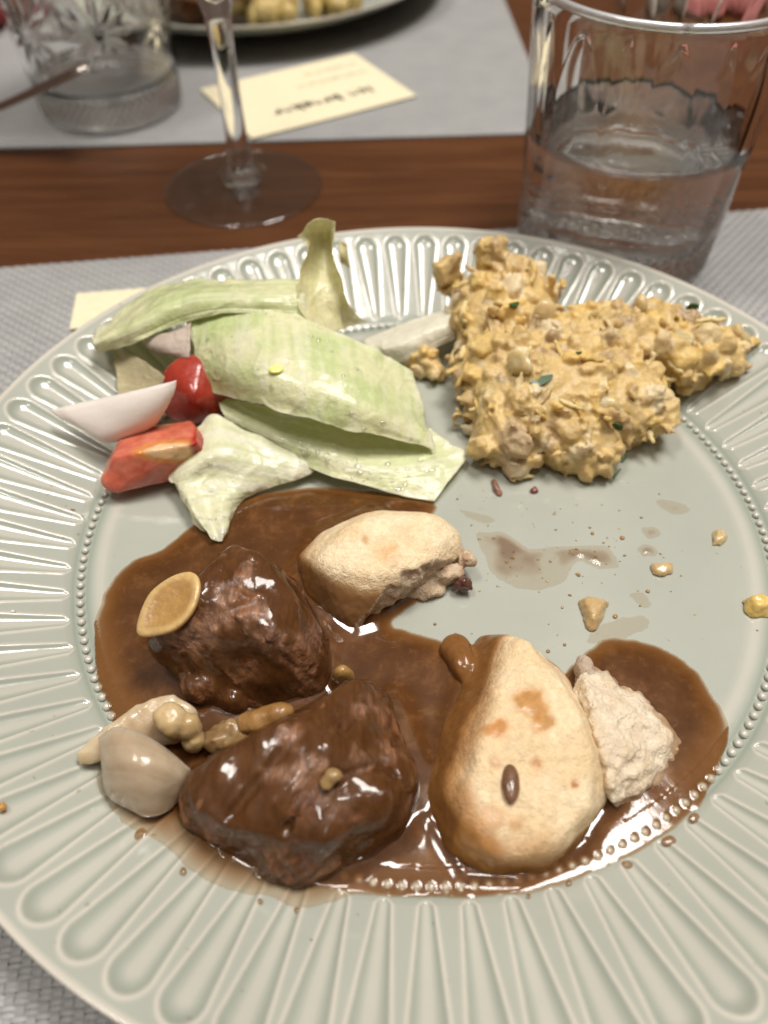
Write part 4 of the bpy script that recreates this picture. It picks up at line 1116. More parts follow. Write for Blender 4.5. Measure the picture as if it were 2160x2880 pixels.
def oriented(nrm, tangent):
    z = np.array(nrm, float); z /= np.linalg.norm(z)
    x = np.array(tangent, float); x = x - z * (x @ z); x /= np.linalg.norm(x)
    return np.stack([x, np.cross(z, x), z], 1)
def leaf(name, rows, thick, mat, pig_fn, nu=56, nv=44, ripple=.8, rip_scale=9, ragged=.02, seed=1, parent=None, veins=0.0, crease=.30, drops=0, drop_zone=(0, 1, 0, 1), **kw):
    if mat == 'lettuce': nu, nv, thick = int(nu * 1.7), int(nv * 1.7), thick * .4
    """a thin leaf through a net of control points (rows from far to near), with its own thickness"""
    G = np.array(rows, float); nr, nc = G.shape[:2]
    def cr(A, n):
        m = len(A); t = np.linspace(0, m - 1, n); i = np.clip(t.astype(int), 0, m - 2); f = (t - i)
        e = np.concatenate([[2 * A[0] - A[1]], A, [2 * A[-1] - A[-2]]])
        f = f.reshape((-1,) + (1,) * (A.ndim - 1))
        a, b, c, d = e[i], e[i + 1], e[i + 2], e[i + 3]
        return .5 * (2 * b + (c - a) * f + (2 * a - 5 * b + 4 * c - d) * f ** 2 + (3 * b - a - 3 * c + d) * f ** 3)
    A = cr(G, nv); A = np.swapaxes(cr(np.swapaxes(A, 0, 1), nu), 0, 1)      # nv, nu, 3
    U, W = np.meshgrid(np.linspace(0, 1, nu), np.linspace(0, 1, nv))
    du = np.gradient(A, axis=1); dv = np.gradient(A, axis=0)
    nn = np.cross(du, dv); nn /= np.linalg.norm(nn, axis=-1, keepdims=True) + 1e-9
    if nn[..., 2].mean() < 0: nn = -nn
    # ragged outline
    for ax, (fr, tan) in enumerate(((U, du), (W, dv))):
        n1 = .25 * (vnoise(A, 2.6, seed) - .5) + 1.2 * (fbm(A, 9, seed + 1, 3) - .5)
        e = np.exp(-((1 - fr) / .08) ** 2) - np.exp(-(fr / .08) ** 2)
        L = np.linalg.norm(tan, axis=-1, keepdims=True) + 1e-9
        A = A + (tan / L) * (e * n1 * ragged * 60)[..., None]
    rp = ripple * ((fbm(A, rip_scale * 1.4, seed, 2) - .5) * 2)
    cz = fbm(A, 11, seed + 3, 2); rp = rp + crease * (1 - np.clip(np.abs(cz - .5) / .07, 0, 1)) + .35 * crease * (1 - np.clip(np.abs(fbm(A, 6, seed + 4, 2) - .5) / .05, 0, 1))
    q = np.stack([U * 4 + W * 2, W * 64 + 5 * U, 0 * U], -1) if veins >= 0 else np.stack([U * 64 + 5 * W, W * 4 + U * 2, 0 * U], -1)
    vein = fbm(q, 1.6, seed + 2, 3)
    rp = rp + abs(veins) * (vein - .5) * 2
    eg = np.minimum.reduce([U, 1 - U, W, 1 - W])
    if mat == 'lettuce': rp = rp + 1.5 * (1 - sstep(0, .16, eg)) * (fbm(A, 7, seed + 5, 2) - .5) * 2
    A = A + nn * rp[..., None]
    edge = np.minimum.reduce([U, 1 - U, W, 1 - W]); tk = thick * (.45 + .55 * sstep(0, .12, edge))
    top = A + nn * tk[..., None] * .5; bot = A - nn * tk[..., None] * .5
    # rest on the plate, never through it
    for s, lay in ((0.35 + thick, top), (.3, bot)):
        fz = plate_h(lay[..., 0], lay[..., 1], False) + s
        lay[..., 2] = np.maximum(lay[..., 2], fz)
    V = np.concatenate([top.reshape(-1, 3), bot.reshape(-1, 3)])
    i = np.arange(nv - 1)[:, None] * nu + np.arange(nu - 1)[None]; K = nu * nv
    f1 = np.stack([i, i + nu, i + nu + 1, i + 1], -1).reshape(-1, 4)
    f2 = f1[:, ::-1] + K
    b = np.concatenate([np.arange(nu - 1), np.arange(nu - 1) * 0]); side = []
    loop = list(range(nu)) + [k * nu + nu - 1 for k in range(1, nv)] + [(nv - 1) * nu + k for k in range(nu - 2, -1, -1)] + [k * nu for k in range(nv - 2, 0, -1)]
    for k in range(len(loop)):
        a, c2 = loop[k], loop[(k + 1) % len(loop)]
        side.append((a, c2, c2 + K, a + K))
    pig = pig_fn(U.ravel(), W.ravel(), vein.ravel(), A.reshape(-1, 3))
    me_faces = np.concatenate([f1, f2, np.array(side)])
    if drops:
        dV = []; dF = []; rg = np.random.default_rng(seed + 50)
        ico = bmesh.new(); bmesh.ops.create_icosphere(ico, subdivisions=2, radius=1.0); ico.verts.index_update()
        iv = np.array([v.co[:] for v in ico.verts]); jf = [tuple(v.index for v in f.verts) for f in ico.faces]; ico.free()
        for _ in range(drops):
            uu = rg.uniform(drop_zone[0], drop_zone[1]); ww = rg.uniform(drop_zone[2], drop_zone[3])
            a_, b_ = int(ww * (nv - 1)), int(uu * (nu - 1)); rr = rg.uniform(.25, .85) ** 1.3
            Bm = oriented(nn[a_, b_], (1, .2, 0)); b0 = len(dV)
            q_ = iv * np.array([rr * rg.uniform(.8, 1.6), rr, rr * .45])
            for v in q_ @ Bm.T + top[a_, b_]: dV.append(v)
            dF += [tuple(b0 + k for k in f) for f in jf]
        drop_data = (dV, dF)
    o = obj(name, V, me_faces, M[mat], parent, attrs={'pigment': np.concatenate([pig, pig]), 'wet': np.ones(2 * K)}, **kw)
    if drops: obj('glint_drops', drop_data[0], drop_data[1], M['drop'], o, kind='stuff')  # clear drops added to give the leaf wet glints
    return o
PALE, GREEN, WHITE = (.83, .835, .52), (.62, .73, .32), (.90, .88, .74)
def lett(green, white, seed, direction=0):
    def f(U, W, vein, P):
        n = fbm(P, 13, seed, 3); n2 = fbm(P, 4.5, seed + 1, 2)
        c = mix(PALE, GREEN, np.clip(green * sstep(.35, .68, n) + .25 * (n2 - .5), 0, 1))
        c = mix(c, WHITE, np.clip(white + .7 * sstep(.50, .70, vein) * (.40 + white), 0, 1))
        ed = np.minimum.reduce([U, 1 - U, W, 1 - W]); c = mix(c, WHITE, .5 * sstep(.05, .0, ed))
        c = mix(c, np.array(GREEN) * .82, .30 * sstep(.46, .28, vein) * (1 - white))
        return c
    return f
def pinkish(U, W, vein, P):
    return mix((.62, .50, .44), (.72, .64, .54), vein)
GL = 'pieces of iceberg lettuce'
leaf('onion_petal', [[(-78.4,-69.3,16), (-73.2,-68.7,20), (-64.8,-72.0,20), (-56.6,-76.5,15)], [(-76.2,-75.1,17), (-69.1,-76.9,21.5), (-62.8,-78.4,20), (-57.5,-78.9,13)], [(-75.5,-79.9,13), (-68.8,-82.1,17), (-63.8,-82.9,15), (-59.7,-80.7,9)], [(-75.0,-80.9,8.5), (-70.0,-83.7,8.5), (-65.5,-85.4,7), (-62.5,-83.1,7)]],
     2.4, 'onion', lambda U, W, v, P: mix((.36, .275, .185), (.48, .39, .285), np.clip(.25 + .6 * v + .25 * np.sin(W * 26 + 2 * U), 0, 1)), 40, 36, .25, seed=4, ragged=.006, crease=0, veins=.06,
     label='smooth translucent cooked onion petal at the rim of the gravy', cat='onion')
# back left leaf, its left end rolled
leaf('lettuce_leaf', [[(-109.7,74.9,23), (-98.3,85.2,27), (-88.2,90.7,30), (-71.3,89.6,33), (-52.8,84.0,36), (-37.7,81.6,38)],
                      [(-107.6,64.3,26), (-91.0,66.9,33), (-77.3,71.5,37), (-64.8,70.9,39), (-51.0,69.0,40), (-36.4,71.6,38)],
                      [(-107.2,64.3,21), (-91.3,62.3,28), (-77.4,65.9,32), (-63.1,65.0,36), (-51.1,64.7,36), (-35.6,64.6,34)]], 1.1, 'lettuce', lett(.75, .12, 1), veins=.16, seed=1, ripple=1.0,
     label='pale green lettuce leaf with a rolled end over the plate rim', cat='lettuce', group=GL)
leaf('lettuce_leaf', [[(-92.9,66.2,26), (-83.5,63.4,30), (-74.1,65.9,32)], [(-90.8,63.7,25), (-82.1,58.4,29), (-73.5,58.6,31)], [(-87.8,62.8,23), (-80.7,56.1,27), (-73.7,53.7,28)]], 1.2, 'lettuce', pinkish, 24, 18, .4, seed=2,
     label='small pinkish white lettuce scrap under the rolled leaf', cat='lettuce', group=GL)
leaf('lettuce_leaf', [[(-105.2,74.4,17), (-92.2,60.5,23), (-84.6,52.9,24), (-78.9,47.8,22)], [(-100.4,58.9,17), (-93.5,54.0,19), (-86.3,49.0,20), (-79.9,46.8,19)], [(-96.4,40.6,18), (-91.6,41.6,17), (-86.2,43.2,16), (-80.4,44.6,15)]], 1.2, 'lettuce', lambda U, W, v, P: mix((.50, .42, .24), (.66, .60, .40), v), 36, 30, .5, seed=3,
     label='beige lettuce piece standing behind the raw onion', cat='lettuce', group=GL)
# upright curled leaf
leaf('lettuce_leaf', [[(-38.6,87.7,50), (-35.0,84.6,55), (-30.5,86.2,57), (-26.4,90.7,53)], [(-36.0,82.6,49), (-33.3,87.5,48), (-30.2,90.8,47), (-26.9,86.8,48)], [(-38.4,77.2,43), (-34.4,82.8,40), (-29.5,83.6,39), (-25.2,77.7,41)],
                      [(-38.2,66.5,38), (-33.2,73.1,34), (-26.9,75.8,32), (-21.8,76.8,29)], [(-34.7,61.3,31), (-28.1,65.6,28), (-23.4,76.6,22), (-17.5,90.8,14)]], 1.1, 'lettuce', lambda U, W, v, P: mix((.84, .80, .52), (.76, .74, .40), sstep(.4, .7, v)), 36, 50, .9, veins=-.1, seed=2,
     label='yellowish white lettuce leaf standing upright with a curled tip', cat='lettuce', group=GL)
leaf('lettuce_leaf', [[(-25.4,97.9,42), (-22.8,94.9,42)], [(-25.7,93.1,40), (-23.1,91.9,40)], [(-25.2,92.8,37), (-22.0,89.9,37)]], .8, 'lettuce', lambda U, W, v, P: mix((.66, .60, .28), (.72, .66, .38), v), 12, 18, .3, seed=2,
     label='narrow yellow lettuce strip behind the curled upright leaf', cat='lettuce', group=GL)
leaf('lettuce_leaf', [[(-19.0,83.9,10), (-5.8,88.3,13), (9.4,91.8,17), (16.1,93.6,18)], [(-15.9,75.4,13), (-4.8,74.4,17), (8.6,79.8,19), (15.2,82.5,20)], [(-8.1,72.3,9), (-1.3,71.2,12), (8.6,76.1,14), (15.2,78.6,15)]], 1.6, 'lettuce', lambda U, W, v, P: mix((.84, .80, .62), (.92, .90, .80), v), 40, 24, .4, veins=.2, seed=4,
     label='white lettuce rib leaning against the mash', cat='lettuce', group=GL)
# front leaf under the tomato
leaf('lettuce_leaf', [[(-76.7,29.5,12), (-71.2,33.6,17), (-64.5,36.4,19), (-50.8,30.6,15), (-31.9,22.1,10)], [(-77.7,17.5,11), (-70.6,18.4,16), (-61.5,21.2,18), (-49.4,20.8,13), (-36.3,19.4,8)],
                      [(-75.8,14.2,12), (-71.4,12.4,13), (-66.5,15.4,13), (-57.5,14.0,11), (-47.6,15.5,7)], [(-74.5,12.2,10), (-69.6,6.6,12), (-65.2,7.5,10), (-60.1,7.1,10), (-55.7,10.4,6.5)], [(-70.6,5.2,9), (-65.8,-0.5,11), (-62.5,-0.6,8.5), (-59.2,-1.8,9), (-57.7,2.7,6.5)], [(-66.0,-1.2,8), (-62.2,-5.2,9.5), (-60.7,-5.1,7.5), (-59.3,-5.4,7.5), (-58.5,-2.2,6.5)]], 1.0, 'lettuce', lett(.45, .40, 2), 60, 56, .7, veins=.16, seed=5, drops=26,
     label='whitish lettuce leaf under the tomato wedge, its tail in the gravy', cat='lettuce', group=GL)
# under leaf
leaf('lettuce_leaf', [[(-66.4,51.1,15), (-52.4,46.2,13), (-34.1,42.4,12), (-16.0,36.5,11), (3.5,37.1,11)], [(-64.7,43.6,16), (-50.5,36.9,15), (-31.9,29.5,14), (-13.1,25.0,11), (9.9,31.6,9)],
                      [(-62.6,39.8,15), (-48.8,31.6,14), (-30.3,23.4,13), (-11.7,18.5,10.5), (14.2,26.3,8)], [(-60.3,38.6,11), (-47.7,29.8,10), (-30.4,19.4,9.5), (-13.2,13.4,8), (3.7,9.9,6.5)]], 1.0, 'lettuce', lett(.55, .22, 3), 64, 44, .5, veins=.16, seed=6, drops=70, drop_zone=(.3, .95, .5, .97),
     label='wet lettuce leaf lying flat on the plate under the folded leaf', cat='lettuce', group=GL)
# big folded leaf
big_leaf = leaf('lettuce_leaf', [[(-77.3,75.5,31), (-65.4,76.7,35), (-50.3,72.8,36), (-36.3,64.5,35), (-19.9,56.6,31), (-1.9,52.4,22)], [(-75.6,64.9,30), (-61.0,58.5,35), (-45.6,52.4,36.5), (-31.1,46.8,34.5), (-16.3,42.7,28.5), (0.0,44.3,18)],
                      [(-71.7,54.3,26), (-56.3,43.3,31), (-41.9,36.7,33.5), (-28.0,32.4,30.5), (-13.5,29.5,25), (2.5,34.5,14.5)], [(-67.7,46.5,20), (-53.8,37.0,24), (-40.8,28.9,26), (-28.0,25.6,24), (-12.7,25.2,19), (4.1,26.7,11.5)]], 1.0, 'lettuce', lett(.85, .12, 4), 84, 76, .8, veins=-.05, seed=7, ragged=.034, drops=40,
     label='large pale green lettuce leaf folded over itself, an oil drop on it', cat='lettuce', group=GL)
_ox, _oy = [(-43.9,39.2,33)][0][:2]
_n = len(big_leaf.data.vertices); _v = np.zeros(_n * 3); big_leaf.data.vertices.foreach_get('co', _v)
_v = _v.reshape(-1, 3) / MM + np.array(big_leaf.location) / MM
_z = _v[np.argsort(np.hypot(_v[:, 0] - _ox, _v[:, 1] - _oy))[:4], 2].max()
V, Q = lump_mesh([], 1, [], .25, ells=[((_ox, _oy, _z), (2.4, 1.7, .8), .2)])
obj('oil_drop', V, Q, M['oil'], label='yellow oil drop on the large folded lettuce leaf', cat='oil drop')
leaf('onion_wedge', [[(-115.9,37.1,21), (-103.5,37.8,24), (-87.6,36.4,29), (-74.0,36.7,33)], [(-111.9,34.5,20), (-99.9,33.1,23), (-86.0,32.5,27), (-74.8,35.2,30)], [(-103.8,31.2,18), (-98.0,29.0,19), (-86.8,30.3,22), (-78.4,33.5,25)], [(-100.5,29.9,16), (-96.7,29.2,15), (-88.5,31.7,16), (-83.4,33.9,18)]],
     2.8, 'raw_onion', lambda U, W, v, P: mix((.74, .66, .60), (.80, .75, .70), v), 44, 30, .15, seed=3, ragged=.004, crease=0, label='crisp white raw onion wedge beside the tomato', cat='onion')

# ---- crushed potato mound ---------------------------------------------------
def mound():
    r = np.random.default_rng(21)
    big = [((33, 91, 20), (20, 15, 15), 0), ((28, 80, 22), (15, 14, 11), 0), ((44, 52, 14), (30, 27, 18), .2), ((29, 34, 11), (13, 14, 12), 0), ((50, 30, 10), (15, 12, 12), 0), ((66, 46, 13), (17, 17, 13), 0), ((90, 66, 19), (20, 14, 9.5), -.2), ((82, 78, 20), (9, 9, 9), 0), ((102, 64, 19), (10, 10, 7), 0), ((60, 68, 19), (22, 16, 13), 0), ((26, 62, 16), (13, 14, 13), 0), ((0, 73, 9), (4.5, 4.5, 5.5), 0), ((5, 69, 8), (4, 4, 4), 0), ((13, 99, 27), (4, 4, 7), 0), ((27, 101, 31), (6, 5, 7), 0), ((40, 98, 29), (4, 4, 7), 0)]
    h = .62
    lo = np.array([-11, 10, 3.0]); hi = np.array([124, 121, 46.0])
    n = np.ceil((hi - lo) / h).astype(int) + 1
    g = [lo[i] + h * np.arange(n[i]) for i in range(3)]
    P = np.stack(np.meshgrid(*g, indexing='ij'), -1).astype(np.float32)
    Fv = np.full(P.shape[:3], 50.0, np.float32); colour = np.zeros(P.shape[:3], np.int16)
    for c, rad, rz in big: Fv = smin(Fv, ell_sdf(c, np.array(rad) - 1.6, rz)(P), 3.5)
    # lumps and shreds on the surface
    pal = np.array([(.63, .455, .195), (.66, .485, .22), (.69, .54, .29), (.56, .40, .19), (.68, .48, .175), (.46, .34, .19), (.72, .60, .38)])
    near = np.argwhere(np.abs(Fv) < h * .8)
    pick = near[r.choice(len(near), 620, replace=False)]
    cols = [0]; plist = [pal[0]]
    for t, ijk in enumerate(pick):
        c = lo + h * ijk; c = c + .30 * (np.array([48, 58, 14]) - c) / np.linalg.norm(np.array([48, 58, 14]) - c) * 3
        if c[2] < plate_h(c[0], c[1], False) + 1.0: continue
        boxy = r.random() < .55
        if r.random() < .40:
            rad = np.array([r.uniform(2.6, 6.0), r.uniform(.9, 1.6), r.uniform(.9, 1.6)])
        else:
            s = r.uniform(1.5, 3.6) if r.random() < .85 else r.uniform(3.6, 5.2)
            rad = s * r.uniform(.6, 1.25, 3)
        A = r.normal(size=(3, 3)); Qm, _ = np.linalg.qr(A)
        R = rad.max() + 2.5
        a = np.clip(((c - R - lo) / h).astype(int), 0, n - 1); b = np.clip(((c + R - lo) / h).astype(int) + 2, 0, n)
        sl = tuple(slice(a[i], b[i]) for i in range(3))
        q = (P[sl] - c) @ Qm
        gg = np.linalg.norm(q / rad, axis=-1)
        d = (gg - 1) * gg / (np.linalg.norm(q / rad ** 2, axis=-1) + 1e-6)
        if boxy:
            g4 = (np.abs(q / rad) ** 4).sum(-1) ** .25; d = (g4 - 1) * rad.min()
        plist.append(pal[r.choice(len(pal), p=[.24, .2, .14, .12, .16, .07, .07])]); ci = len(plist) - 1
        old = Fv[sl]
        colour[sl] = np.where(d < old + .35, ci, colour[sl])
        Fv[sl] = smin(old, d, .45)
    band = np.abs(Fv) < 4
    Pb = P[band].astype(float)
    rgh = .45 + .65 * sstep(.40, .62, fbm(Pb, 15, 3, 2))
    Fv[band] += .9 * (fbm(Pb, 6.5, 2, 2) - .5) * 2 - rgh * .9 * (np.clip(1 - np.abs(2 * vnoise(Pb, 3.8, 4) - 1), 0, 1) ** 2 - .4) - rgh * .6 * (np.clip(1 - np.abs(2 * vnoise(Pb, 1.9, 1) - 1), 0, 1) ** 2 - .4) + .30 * (fbm(Pb, 1.6, 3, 2) - .5) * 2
    fz = plate_h(P[:, :, 0, 0], P[:, :, 0, 1], False)[:, :, None] + .12
    Fv = np.maximum(Fv, fz - P[..., 2])
    V, Q = nets(Fv, lo, h)
    ii = np.clip(np.round((V - lo) / h).astype(int), 0, n - 1)
    pig = np.array(plist)[colour[ii[:, 0], ii[:, 1], ii[:, 2]]]
    nz = fbm(V, 9, 1, 3); n2 = fbm(V, 2.0, 4, 2)
    pig = pig * (.80 + .30 * nz)[:, None]
    pig = mix(pig, (.44, .31, .20), .55 * sstep(.60, .74, fbm(V, 8, 5, 3)))
    pig = mix(pig, (.64, .52, .30), .4 * sstep(.62, .74, n2))
    return V, Q, pig
V, Q, pig = mound()
mash = empty('potato_mash', (50, 60, 4.6), 'chunky yellow crushed potato heap with parsley beside the lettuce', 'mashed potato')
obj('mound', V, Q, M['mash'], mash, attrs={'pigment': pig, 'wet': np.zeros(len(V))})
mV, mP = V, pig
tree = BVHTree.FromPolygons([tuple(v) for v in V], [tuple(int(k) for k in q) for q in Q])
CAMP = Vector((-12.0, -147.7, 187.8))
def on_mash(p):
    """the point of the heap's surface nearest to p, and its normal"""
    loc, nrm, i, d = tree.find_nearest(Vector(p))
    if nrm.z < -.2: nrm = -nrm
    return np.array(loc), np.array(nrm)
def flake(p, tangent, L, Wd, parent, name='parsley_flake', **kw):
    loc, nrm = on_mash(p) if parent is mash else (np.array(p, float), np.array([0, 0, 1.0]))
    B = oriented(nrm, tangent)
    n = 14; V = []
    for top in (0, 1):
        for k in range(n):
            a = 2 * math.pi * k / n
            x = L * math.cos(a) * (1 + .12 * math.sin(5 * a)); y = Wd * math.sin(a) * (1 + .2 * math.sin(3 * a + 1))
            V.append(loc + B @ np.array([x, y, .35 + .35 * top + .10 * x * x / L]))
    Fc = [tuple(range(n - 1, -1, -1)), tuple(range(n, 2 * n))] + [(k, (k + 1) % n, n + (k + 1) % n, n + k) for k in range(n)]
    return obj(name, V, Fc, M['parsley'], parent, smooth=False, **kw)
for (px, py, pz), tg, L, Wd in zip([(37.1,41.2,26), (32.2,71.6,34), (96.8,82.2,26), (61.7,31.6,18), (63.8,22.4,10), (63.9,17.3,7), (49.6,48.4,32), (75.0,51.0,22)],
                                   [(1, .25, 0), (1, .6, 0), (.6, -.5, 0), (.1, 1, .3), (1, .2, 0), (.2, 1, .4), (1, 0, 0), (1, .5, 0)], [3.6, 2.0, 2.2, 1.9, 1.8, 2.1, 1.0, 1.1], [1.5, 1.2, 1.6, 1.1, 1.0, 1.0, .5, .6]):
    flake((px, py, pz), tg, L, Wd, mash)
def onion_bit(p, rad, tang, pig=((.52, .395, .20), (.62, .49, .28)), curl=0.0):
    loc, nrm = on_mash(p)
    B = oriented(nrm, tang)
    th = np.linspace(0, math.pi, 9); ph = np.linspace(0, 2 * math.pi, 17)[:-1]
    T, Ph = np.meshgrid(th, ph, indexing='ij')
    q = np.stack([rad[0] * np.sin(T) * np.cos(Ph), rad[1] * np.sin(T) * np.sin(Ph), rad[2] * np.cos(T)], -1).reshape(-1, 3)
    q[:, 2] += curl * q[:, 0] ** 2
    V = loc + nrm * rad[2] * .35 + q @ B.T
    V = V + 1.3 * np.stack([fbm(V, 3.0, s, 2) - .5 for s in (1, 2, 3)], -1) * 2
    n = 16; Fc = []
    for i in range(8):
        for k in range(n): Fc.append((i * n + k, (i + 1) * n + k, (i + 1) * n + (k + 1) % n, i * n + (k + 1) % n))
    c = mix(pig[0], pig[1], fbm(V, 3, 2, 2))
    return obj('onion_bit', V, Fc, M['onion'], mash, attrs={'pigment': c, 'wet': np.ones(len(V))})
for p, rad, tg in zip([(56.9,36.3,20), (58.1,68.0,27), (32.1,45.7,30), (106.7,67.2,20), (43.8,72.3,36), (77.9,79.1,27), (87.1,60.2,22)],
                      [(4.6, 3.6, 2.0), (1.3, 4.6, 1.0), (6, 3.6, 1.6), (5, 6, 2.2), (4, 4.5, 2.0), (5, 4, 2.0), (2.4, 5, 1.2)],
                      [(1, .2, 0), (1, .3, 0), (1, -.3, 0), (1, 0, 0), (1, .5, 0), (1, 0, 0), (1, .4, 0)]):
    onion_bit(p, rad, tg)
def shred(p, L, w, tang, pig):
    loc, nrm = on_mash(p); B = oriented(nrm, tang); path = []; rad = []
    bend = random.uniform(-.25, .25)
    for t in np.linspace(-1, 1, 9):
        path.append(loc + B @ np.array([t * L, bend * L * t * t, w * .4 + .4 * random.uniform(-1, 1)])); rad.append(w * (1 - .35 * abs(t) ** 3) * random.uniform(.8, 1.15))
    V, Fc = tube(path, rad, 8, .8)
    n1 = fbm(V, 2, 2, 2)
    return obj('potato_shred', V, Fc, M['mash'], mash, attrs={'pigment': np.array(pig) * (.85 + .3 * n1)[:, None], 'wet': np.zeros(len(V))})
sh = [(26.8,42.1,15), (29.5,37.6,13), (24.3,35.6,11), (34.4,37.5,15), (38.1,34.2,12), (28.5,31.2,9), (41.5,29.9,10), (47.0,25.5,8), (35.5,25.7,6), (44.1,35.2,17), (50.1,35.0,16), (24.5,68.7,28), (17.4,45.7,14), (14.7,44.5,9), (56.1,29.5,10), (31.7,18.8,6), (79.8,51.0,18), (91.6,55.4,18), (100.4,63.7,17), (48.8,29.7,10), (22.3,27.1,7), (39.8,37.4,19)]
for k in range(46):
    q = mV[random.randrange(len(mV))]
    if q[2] > plate_h(q[0], q[1], False) + 3: sh.append(tuple(q))
for k, p in enumerate(sh):
    a = random.uniform(0, math.pi)
    shred(p, random.uniform(2.6, 5.2), random.uniform(.75, 1.25), (math.cos(a), math.sin(a), .2), random.choice([(.66, .48, .18), (.60, .41, .14), (.70, .56, .28), (.55, .40, .2)]))

# ---- crumbs on the bare plate ------------------------------------------------
def crumb(name, outline, height, pig, label, mat='garlic', group=None, cat='crumb'):
    o = np.array(outline, float); cen = o.mean(0)
    zz = plate_h(cen[0], cen[1], False)
    pts = [(p[0], p[1], zz) for p in o] + [(cen[0] + (p[0] - cen[0]) * .55, cen[1] + (p[1] - cen[1]) * .55, zz + height) for p in o]
    V, Q = lump_mesh([pts], .3, [(.45, 2.4, 2), (.2, 1.0, 1)] if height > .7 else [], .34 if height > .7 else .2, inflate=.15)
    c = mix(pig, np.array(pig) * 1.25, fbm(V, 2.5, 1, 2))
    return obj(name, V, Q, M[mat], attrs={'pigment': c, 'wet': np.ones(len(V)) * .6}, label=label, cat=cat, group=group)
YEL, TAN = (.52, .37, .15), (.44, .31, .15)
crumb('potato_crumb', [(41.1,-25.9,5), (45.1,-24.6,5), (50.2,-26.5,5), (47.5,-29.8,5), (44.0,-37.1,5), (42.1,-35.9,5), (43.1,-30.5,5)], 3.4, TAN, 'triangular potato crumb on the bare plate above the larger roll')
crumb('potato_crumb', [(63.6,-14.0,5), (70.7,-13.4,5), (70.3,-17.4,5), (66.4,-19.0,5), (63.8,-17.6,5)], 1.8, (.46, .34, .18), 'curved wet crumb beside the dark gravy spot')
crumb('potato_crumb', [(85.2,-2.0,5), (88.8,-1.2,5), (89.3,-4.7,5), (86.3,-8.1,5), (83.4,-7.7,5)], 1.8, (.48, .37, .19), 'rounded pale crumb near the beaded ring below the mash')
crumb('potato_crumb', [(86.4,-27.5,5), (91.1,-25.7,5), (94.7,-27.6,5), (92.2,-32.9,5), (87.5,-33.2,5), (85.7,-30.8,5)], 4.2, (.60, .43, .14), 'bright yellow potato crumb against the beaded ring')
crumb('meat_crumb', [(21.5,19.9,5), (23.3,20.8,5), (25.2,14.0,5), (23.9,12.1,5), (22.2,15.0,5)], 1.8, (.22, .11, .08), 'thin reddish meat crumb in front of the mash', 'meat')
crumb('meat_crumb', [(33.2,15.5,5), (35.6,16.6,5), (36.7,14.3,5), (34.0,12.8,5)], 1.6, (.18, .06, .05), 'tiny dark red meat crumb in front of the mash', 'meat')
crumb('potato_crumb', [(50.3,24.5,9), (54.1,25.4,9), (55.3,22.4,9), (53.0,19.4,9), (50.0,20.5,9)], 4.5, (.64, .46, .17), 'yellow potato crumb fallen from the front of the mash')
crumb('gravy_fleck', [(-97.2,-84.7,15), (-95.3,-84.4,15), (-93.9,-85.8,15), (-95.1,-86.6,15), (-96.7,-86.4,15)], .9, (.40, .22, .06), 'amber gravy drop on the left flutes', 'garlic', cat='drop')
crumb('salt_flake', [(-112.2,-31.1,12), (-110.0,-30.8,12), (-109.8,-32.6,12), (-111.2,-32.8,12)], .8, (.75, .72, .68), 'white flake lying in a flute at the left rim', 'garlic')
r = random.Random(3)
for k, (p) in enumerate([(1.4,-32.7,5), (30.9,-41.8,5), (50.8,-31.3,5), (35.5,-39.8,5), (58.3,-4.1,5), (25.7,-8.6,5), (49.8,-2.2,5), (36.8,-28.1,5), (6.8,-36.4,5), (43.1,-17.2,5), (35.9,-12.2,5), (61.5,-23.2,5)]):
    s = r.uniform(.45, .95)
    o = [(p[0] + s * math.cos(a) * r.uniform(.7, 1.2), p[1] + s * math.sin(a) * r.uniform(.7, 1.2), 5) for a in np.arange(6) * math.pi / 3]
    crumb('gravy_fleck', o, .5, (.30, .16, .06), 'tiny brown speck scattered on the bare plate', cat='speck', group='tiny brown specks on the bare plate')

def fine_crumbs():
    rg = np.random.default_rng(12); V = []; Fc = []
    ico = bmesh.new(); bmesh.ops.create_icosphere(ico, subdivisions=1, radius=1.0); ico.verts.index_update()
    iv = np.array([v.co[:] for v in ico.verts]); jf = [tuple(v.index for v in f.verts) for f in ico.faces]; ico.free()
    cl = []
    for k in range(150):
        if k % 3 == 0: x, y = rg.uniform(0, 75), rg.uniform(-38, 14)
        elif k % 3 == 1: x, y = rg.normal(35, 22), rg.normal(-12, 9)
        else:
            a = rg.uniform(0, 2 * math.pi); rr = rg.uniform(90, 118); x, y = rr * math.cos(a), rr * math.sin(a)
        z = float(plate_h(np.array(x), np.array(y))); q = rg.uniform(.14, .42)
        b0 = len(V); jit = 1 + rg.uniform(-.35, .35, (len(iv), 1))
        for v in iv * jit * np.array([q * rg.uniform(.7, 1.8), q, q * .6]) + np.array([x, y, z + q * .3]): V.append(v)
        Fc += [tuple(b0 + t for t in f) for f in jf]
        cl += [((.42, .27, .10), (.26, .13, .05), (.55, .42, .20))[rg.integers(3)]] * len(iv)
    o = obj('fine_crumbs', V, Fc, M['garlic'], attrs={'pigment': np.array(cl), 'wet': np.ones(len(V))}, kind='stuff')
    tag(o, 'fine crumbs and brown specks strewn over the bare plate', 'crumbs')
fine_crumbs()
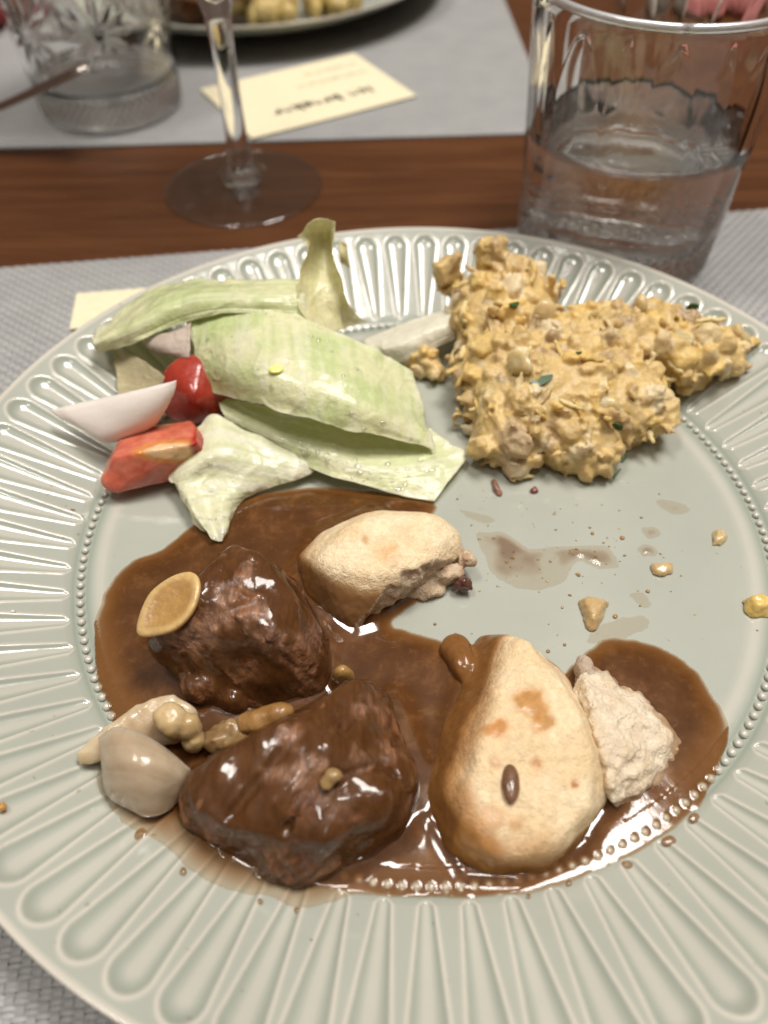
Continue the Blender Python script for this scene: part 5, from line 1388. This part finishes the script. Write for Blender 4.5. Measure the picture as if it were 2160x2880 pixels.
for p, q, lb in zip([(39.8,-96.2,10), (49.9,-91.4,10), (56.9,-86.5,10), (26.5,-99.8,10), (17.4,-102.4,10), (-66.9,-89.5,11), (-56.0,-97.3,11), (-39.2,-103.3,11), (-31.4,-104.9,11)], (1.5, 1.9, 1.5, 1.0, .9, 2.2, 1.2, 1.0, 1.1), range(9)):
    z = float(plate_h(np.array(p[0]), np.array(p[1])))
    V, Q = lump_mesh([], 1, [(.25, 2, 1)], .25, ells=[((p[0], p[1], z + .1), (q * .9, q * .65, .5), .3 * lb)], floor=z - .6)
    obj('gravy_drop', V, Q, M['gravy'], attrs={'depth': np.full(len(V), .45), 'cover': np.full(len(V), .6)}, label='small glossy gravy drop on the flutes just outside the pool', cat='drop', group='gravy drops on the flutes')

# ---- food on the far plate ---------------------------------------------------
def far(p): return (p[0] + P2[0], p[1] + P2[1], p[2])
ellm = []
rr = np.random.default_rng(4)
for k in range(46):
    a = rr.uniform(0, 1); x = -8 + 78 * a
    ellm.append((far((x + rr.normal(0, 3), -76 + 10 * (a - .4) + rr.normal(0, 7), 9 + rr.uniform(0, 9))), rr.uniform(3.5, 7.5, 3)))
V, Q = lump_mesh([], 1, [(1.2, 5, 2), (.6, 2, 3)], 1.2, ells=ellm, floor=5.0, blend=.8)
n = fbm(V, 6, 2, 3); n2 = fbm(V, 2.5, 1, 2)
obj('potato_mash', V, Q, M['mash'], attrs={'pigment': mix(mix((.46, .33, .11), (.66, .50, .22), sstep(.3, .7, n)), (.30, .28, .10), .4 * sstep(.55, .7, n2)), 'wet': n * 0}, label='crushed potato on the second plate across the table', cat='mashed potato')
fo = [far(p) for p in [(-70, -40, 5), (-60, -66, 5), (-40, -86, 5), (-18, -98, 5), (4, -96, 5), (12, -80, 5), (0, -60, 5), (-20, -40, 5), (-50, -25, 5)]]
def far_top(X, Y, d, base):
    return 4.35 + 1.6 * (1 - np.exp(-d / 2.0)) + .02 * (np.hypot(X - P2[0], Y - P2[1]) > 97) + np.clip(np.hypot(X - P2[0], Y - P2[1]) - 93, 0, 10) * .22
pg = film('gravy_pool', fo, far_top, M['gravy'], h=1.6, label='brown gravy on the second plate across the table', cat='gravy')
at = pg.data.attributes
k = len(pg.data.vertices)
at['cover'].data.foreach_set('value', np.full(k, .97)); at['depth'].data.foreach_set('value', np.full(k, 1.5))
V, Q = lump_mesh([[far(p) for p in [(-50, -66, 5), (-30, -82, 5), (-14, -72, 5), (-20, -50, 5), (-45, -48, 5), (-42, -66, 22), (-26, -72, 20), (-24, -56, 24), (-40, -54, 22)]]], 2, [(1.4, 8, 1), (.8, 3, 2)], 1.1, floor=4.8)
c, w = meat_pigment(V, 3, (.5, .5, .2))
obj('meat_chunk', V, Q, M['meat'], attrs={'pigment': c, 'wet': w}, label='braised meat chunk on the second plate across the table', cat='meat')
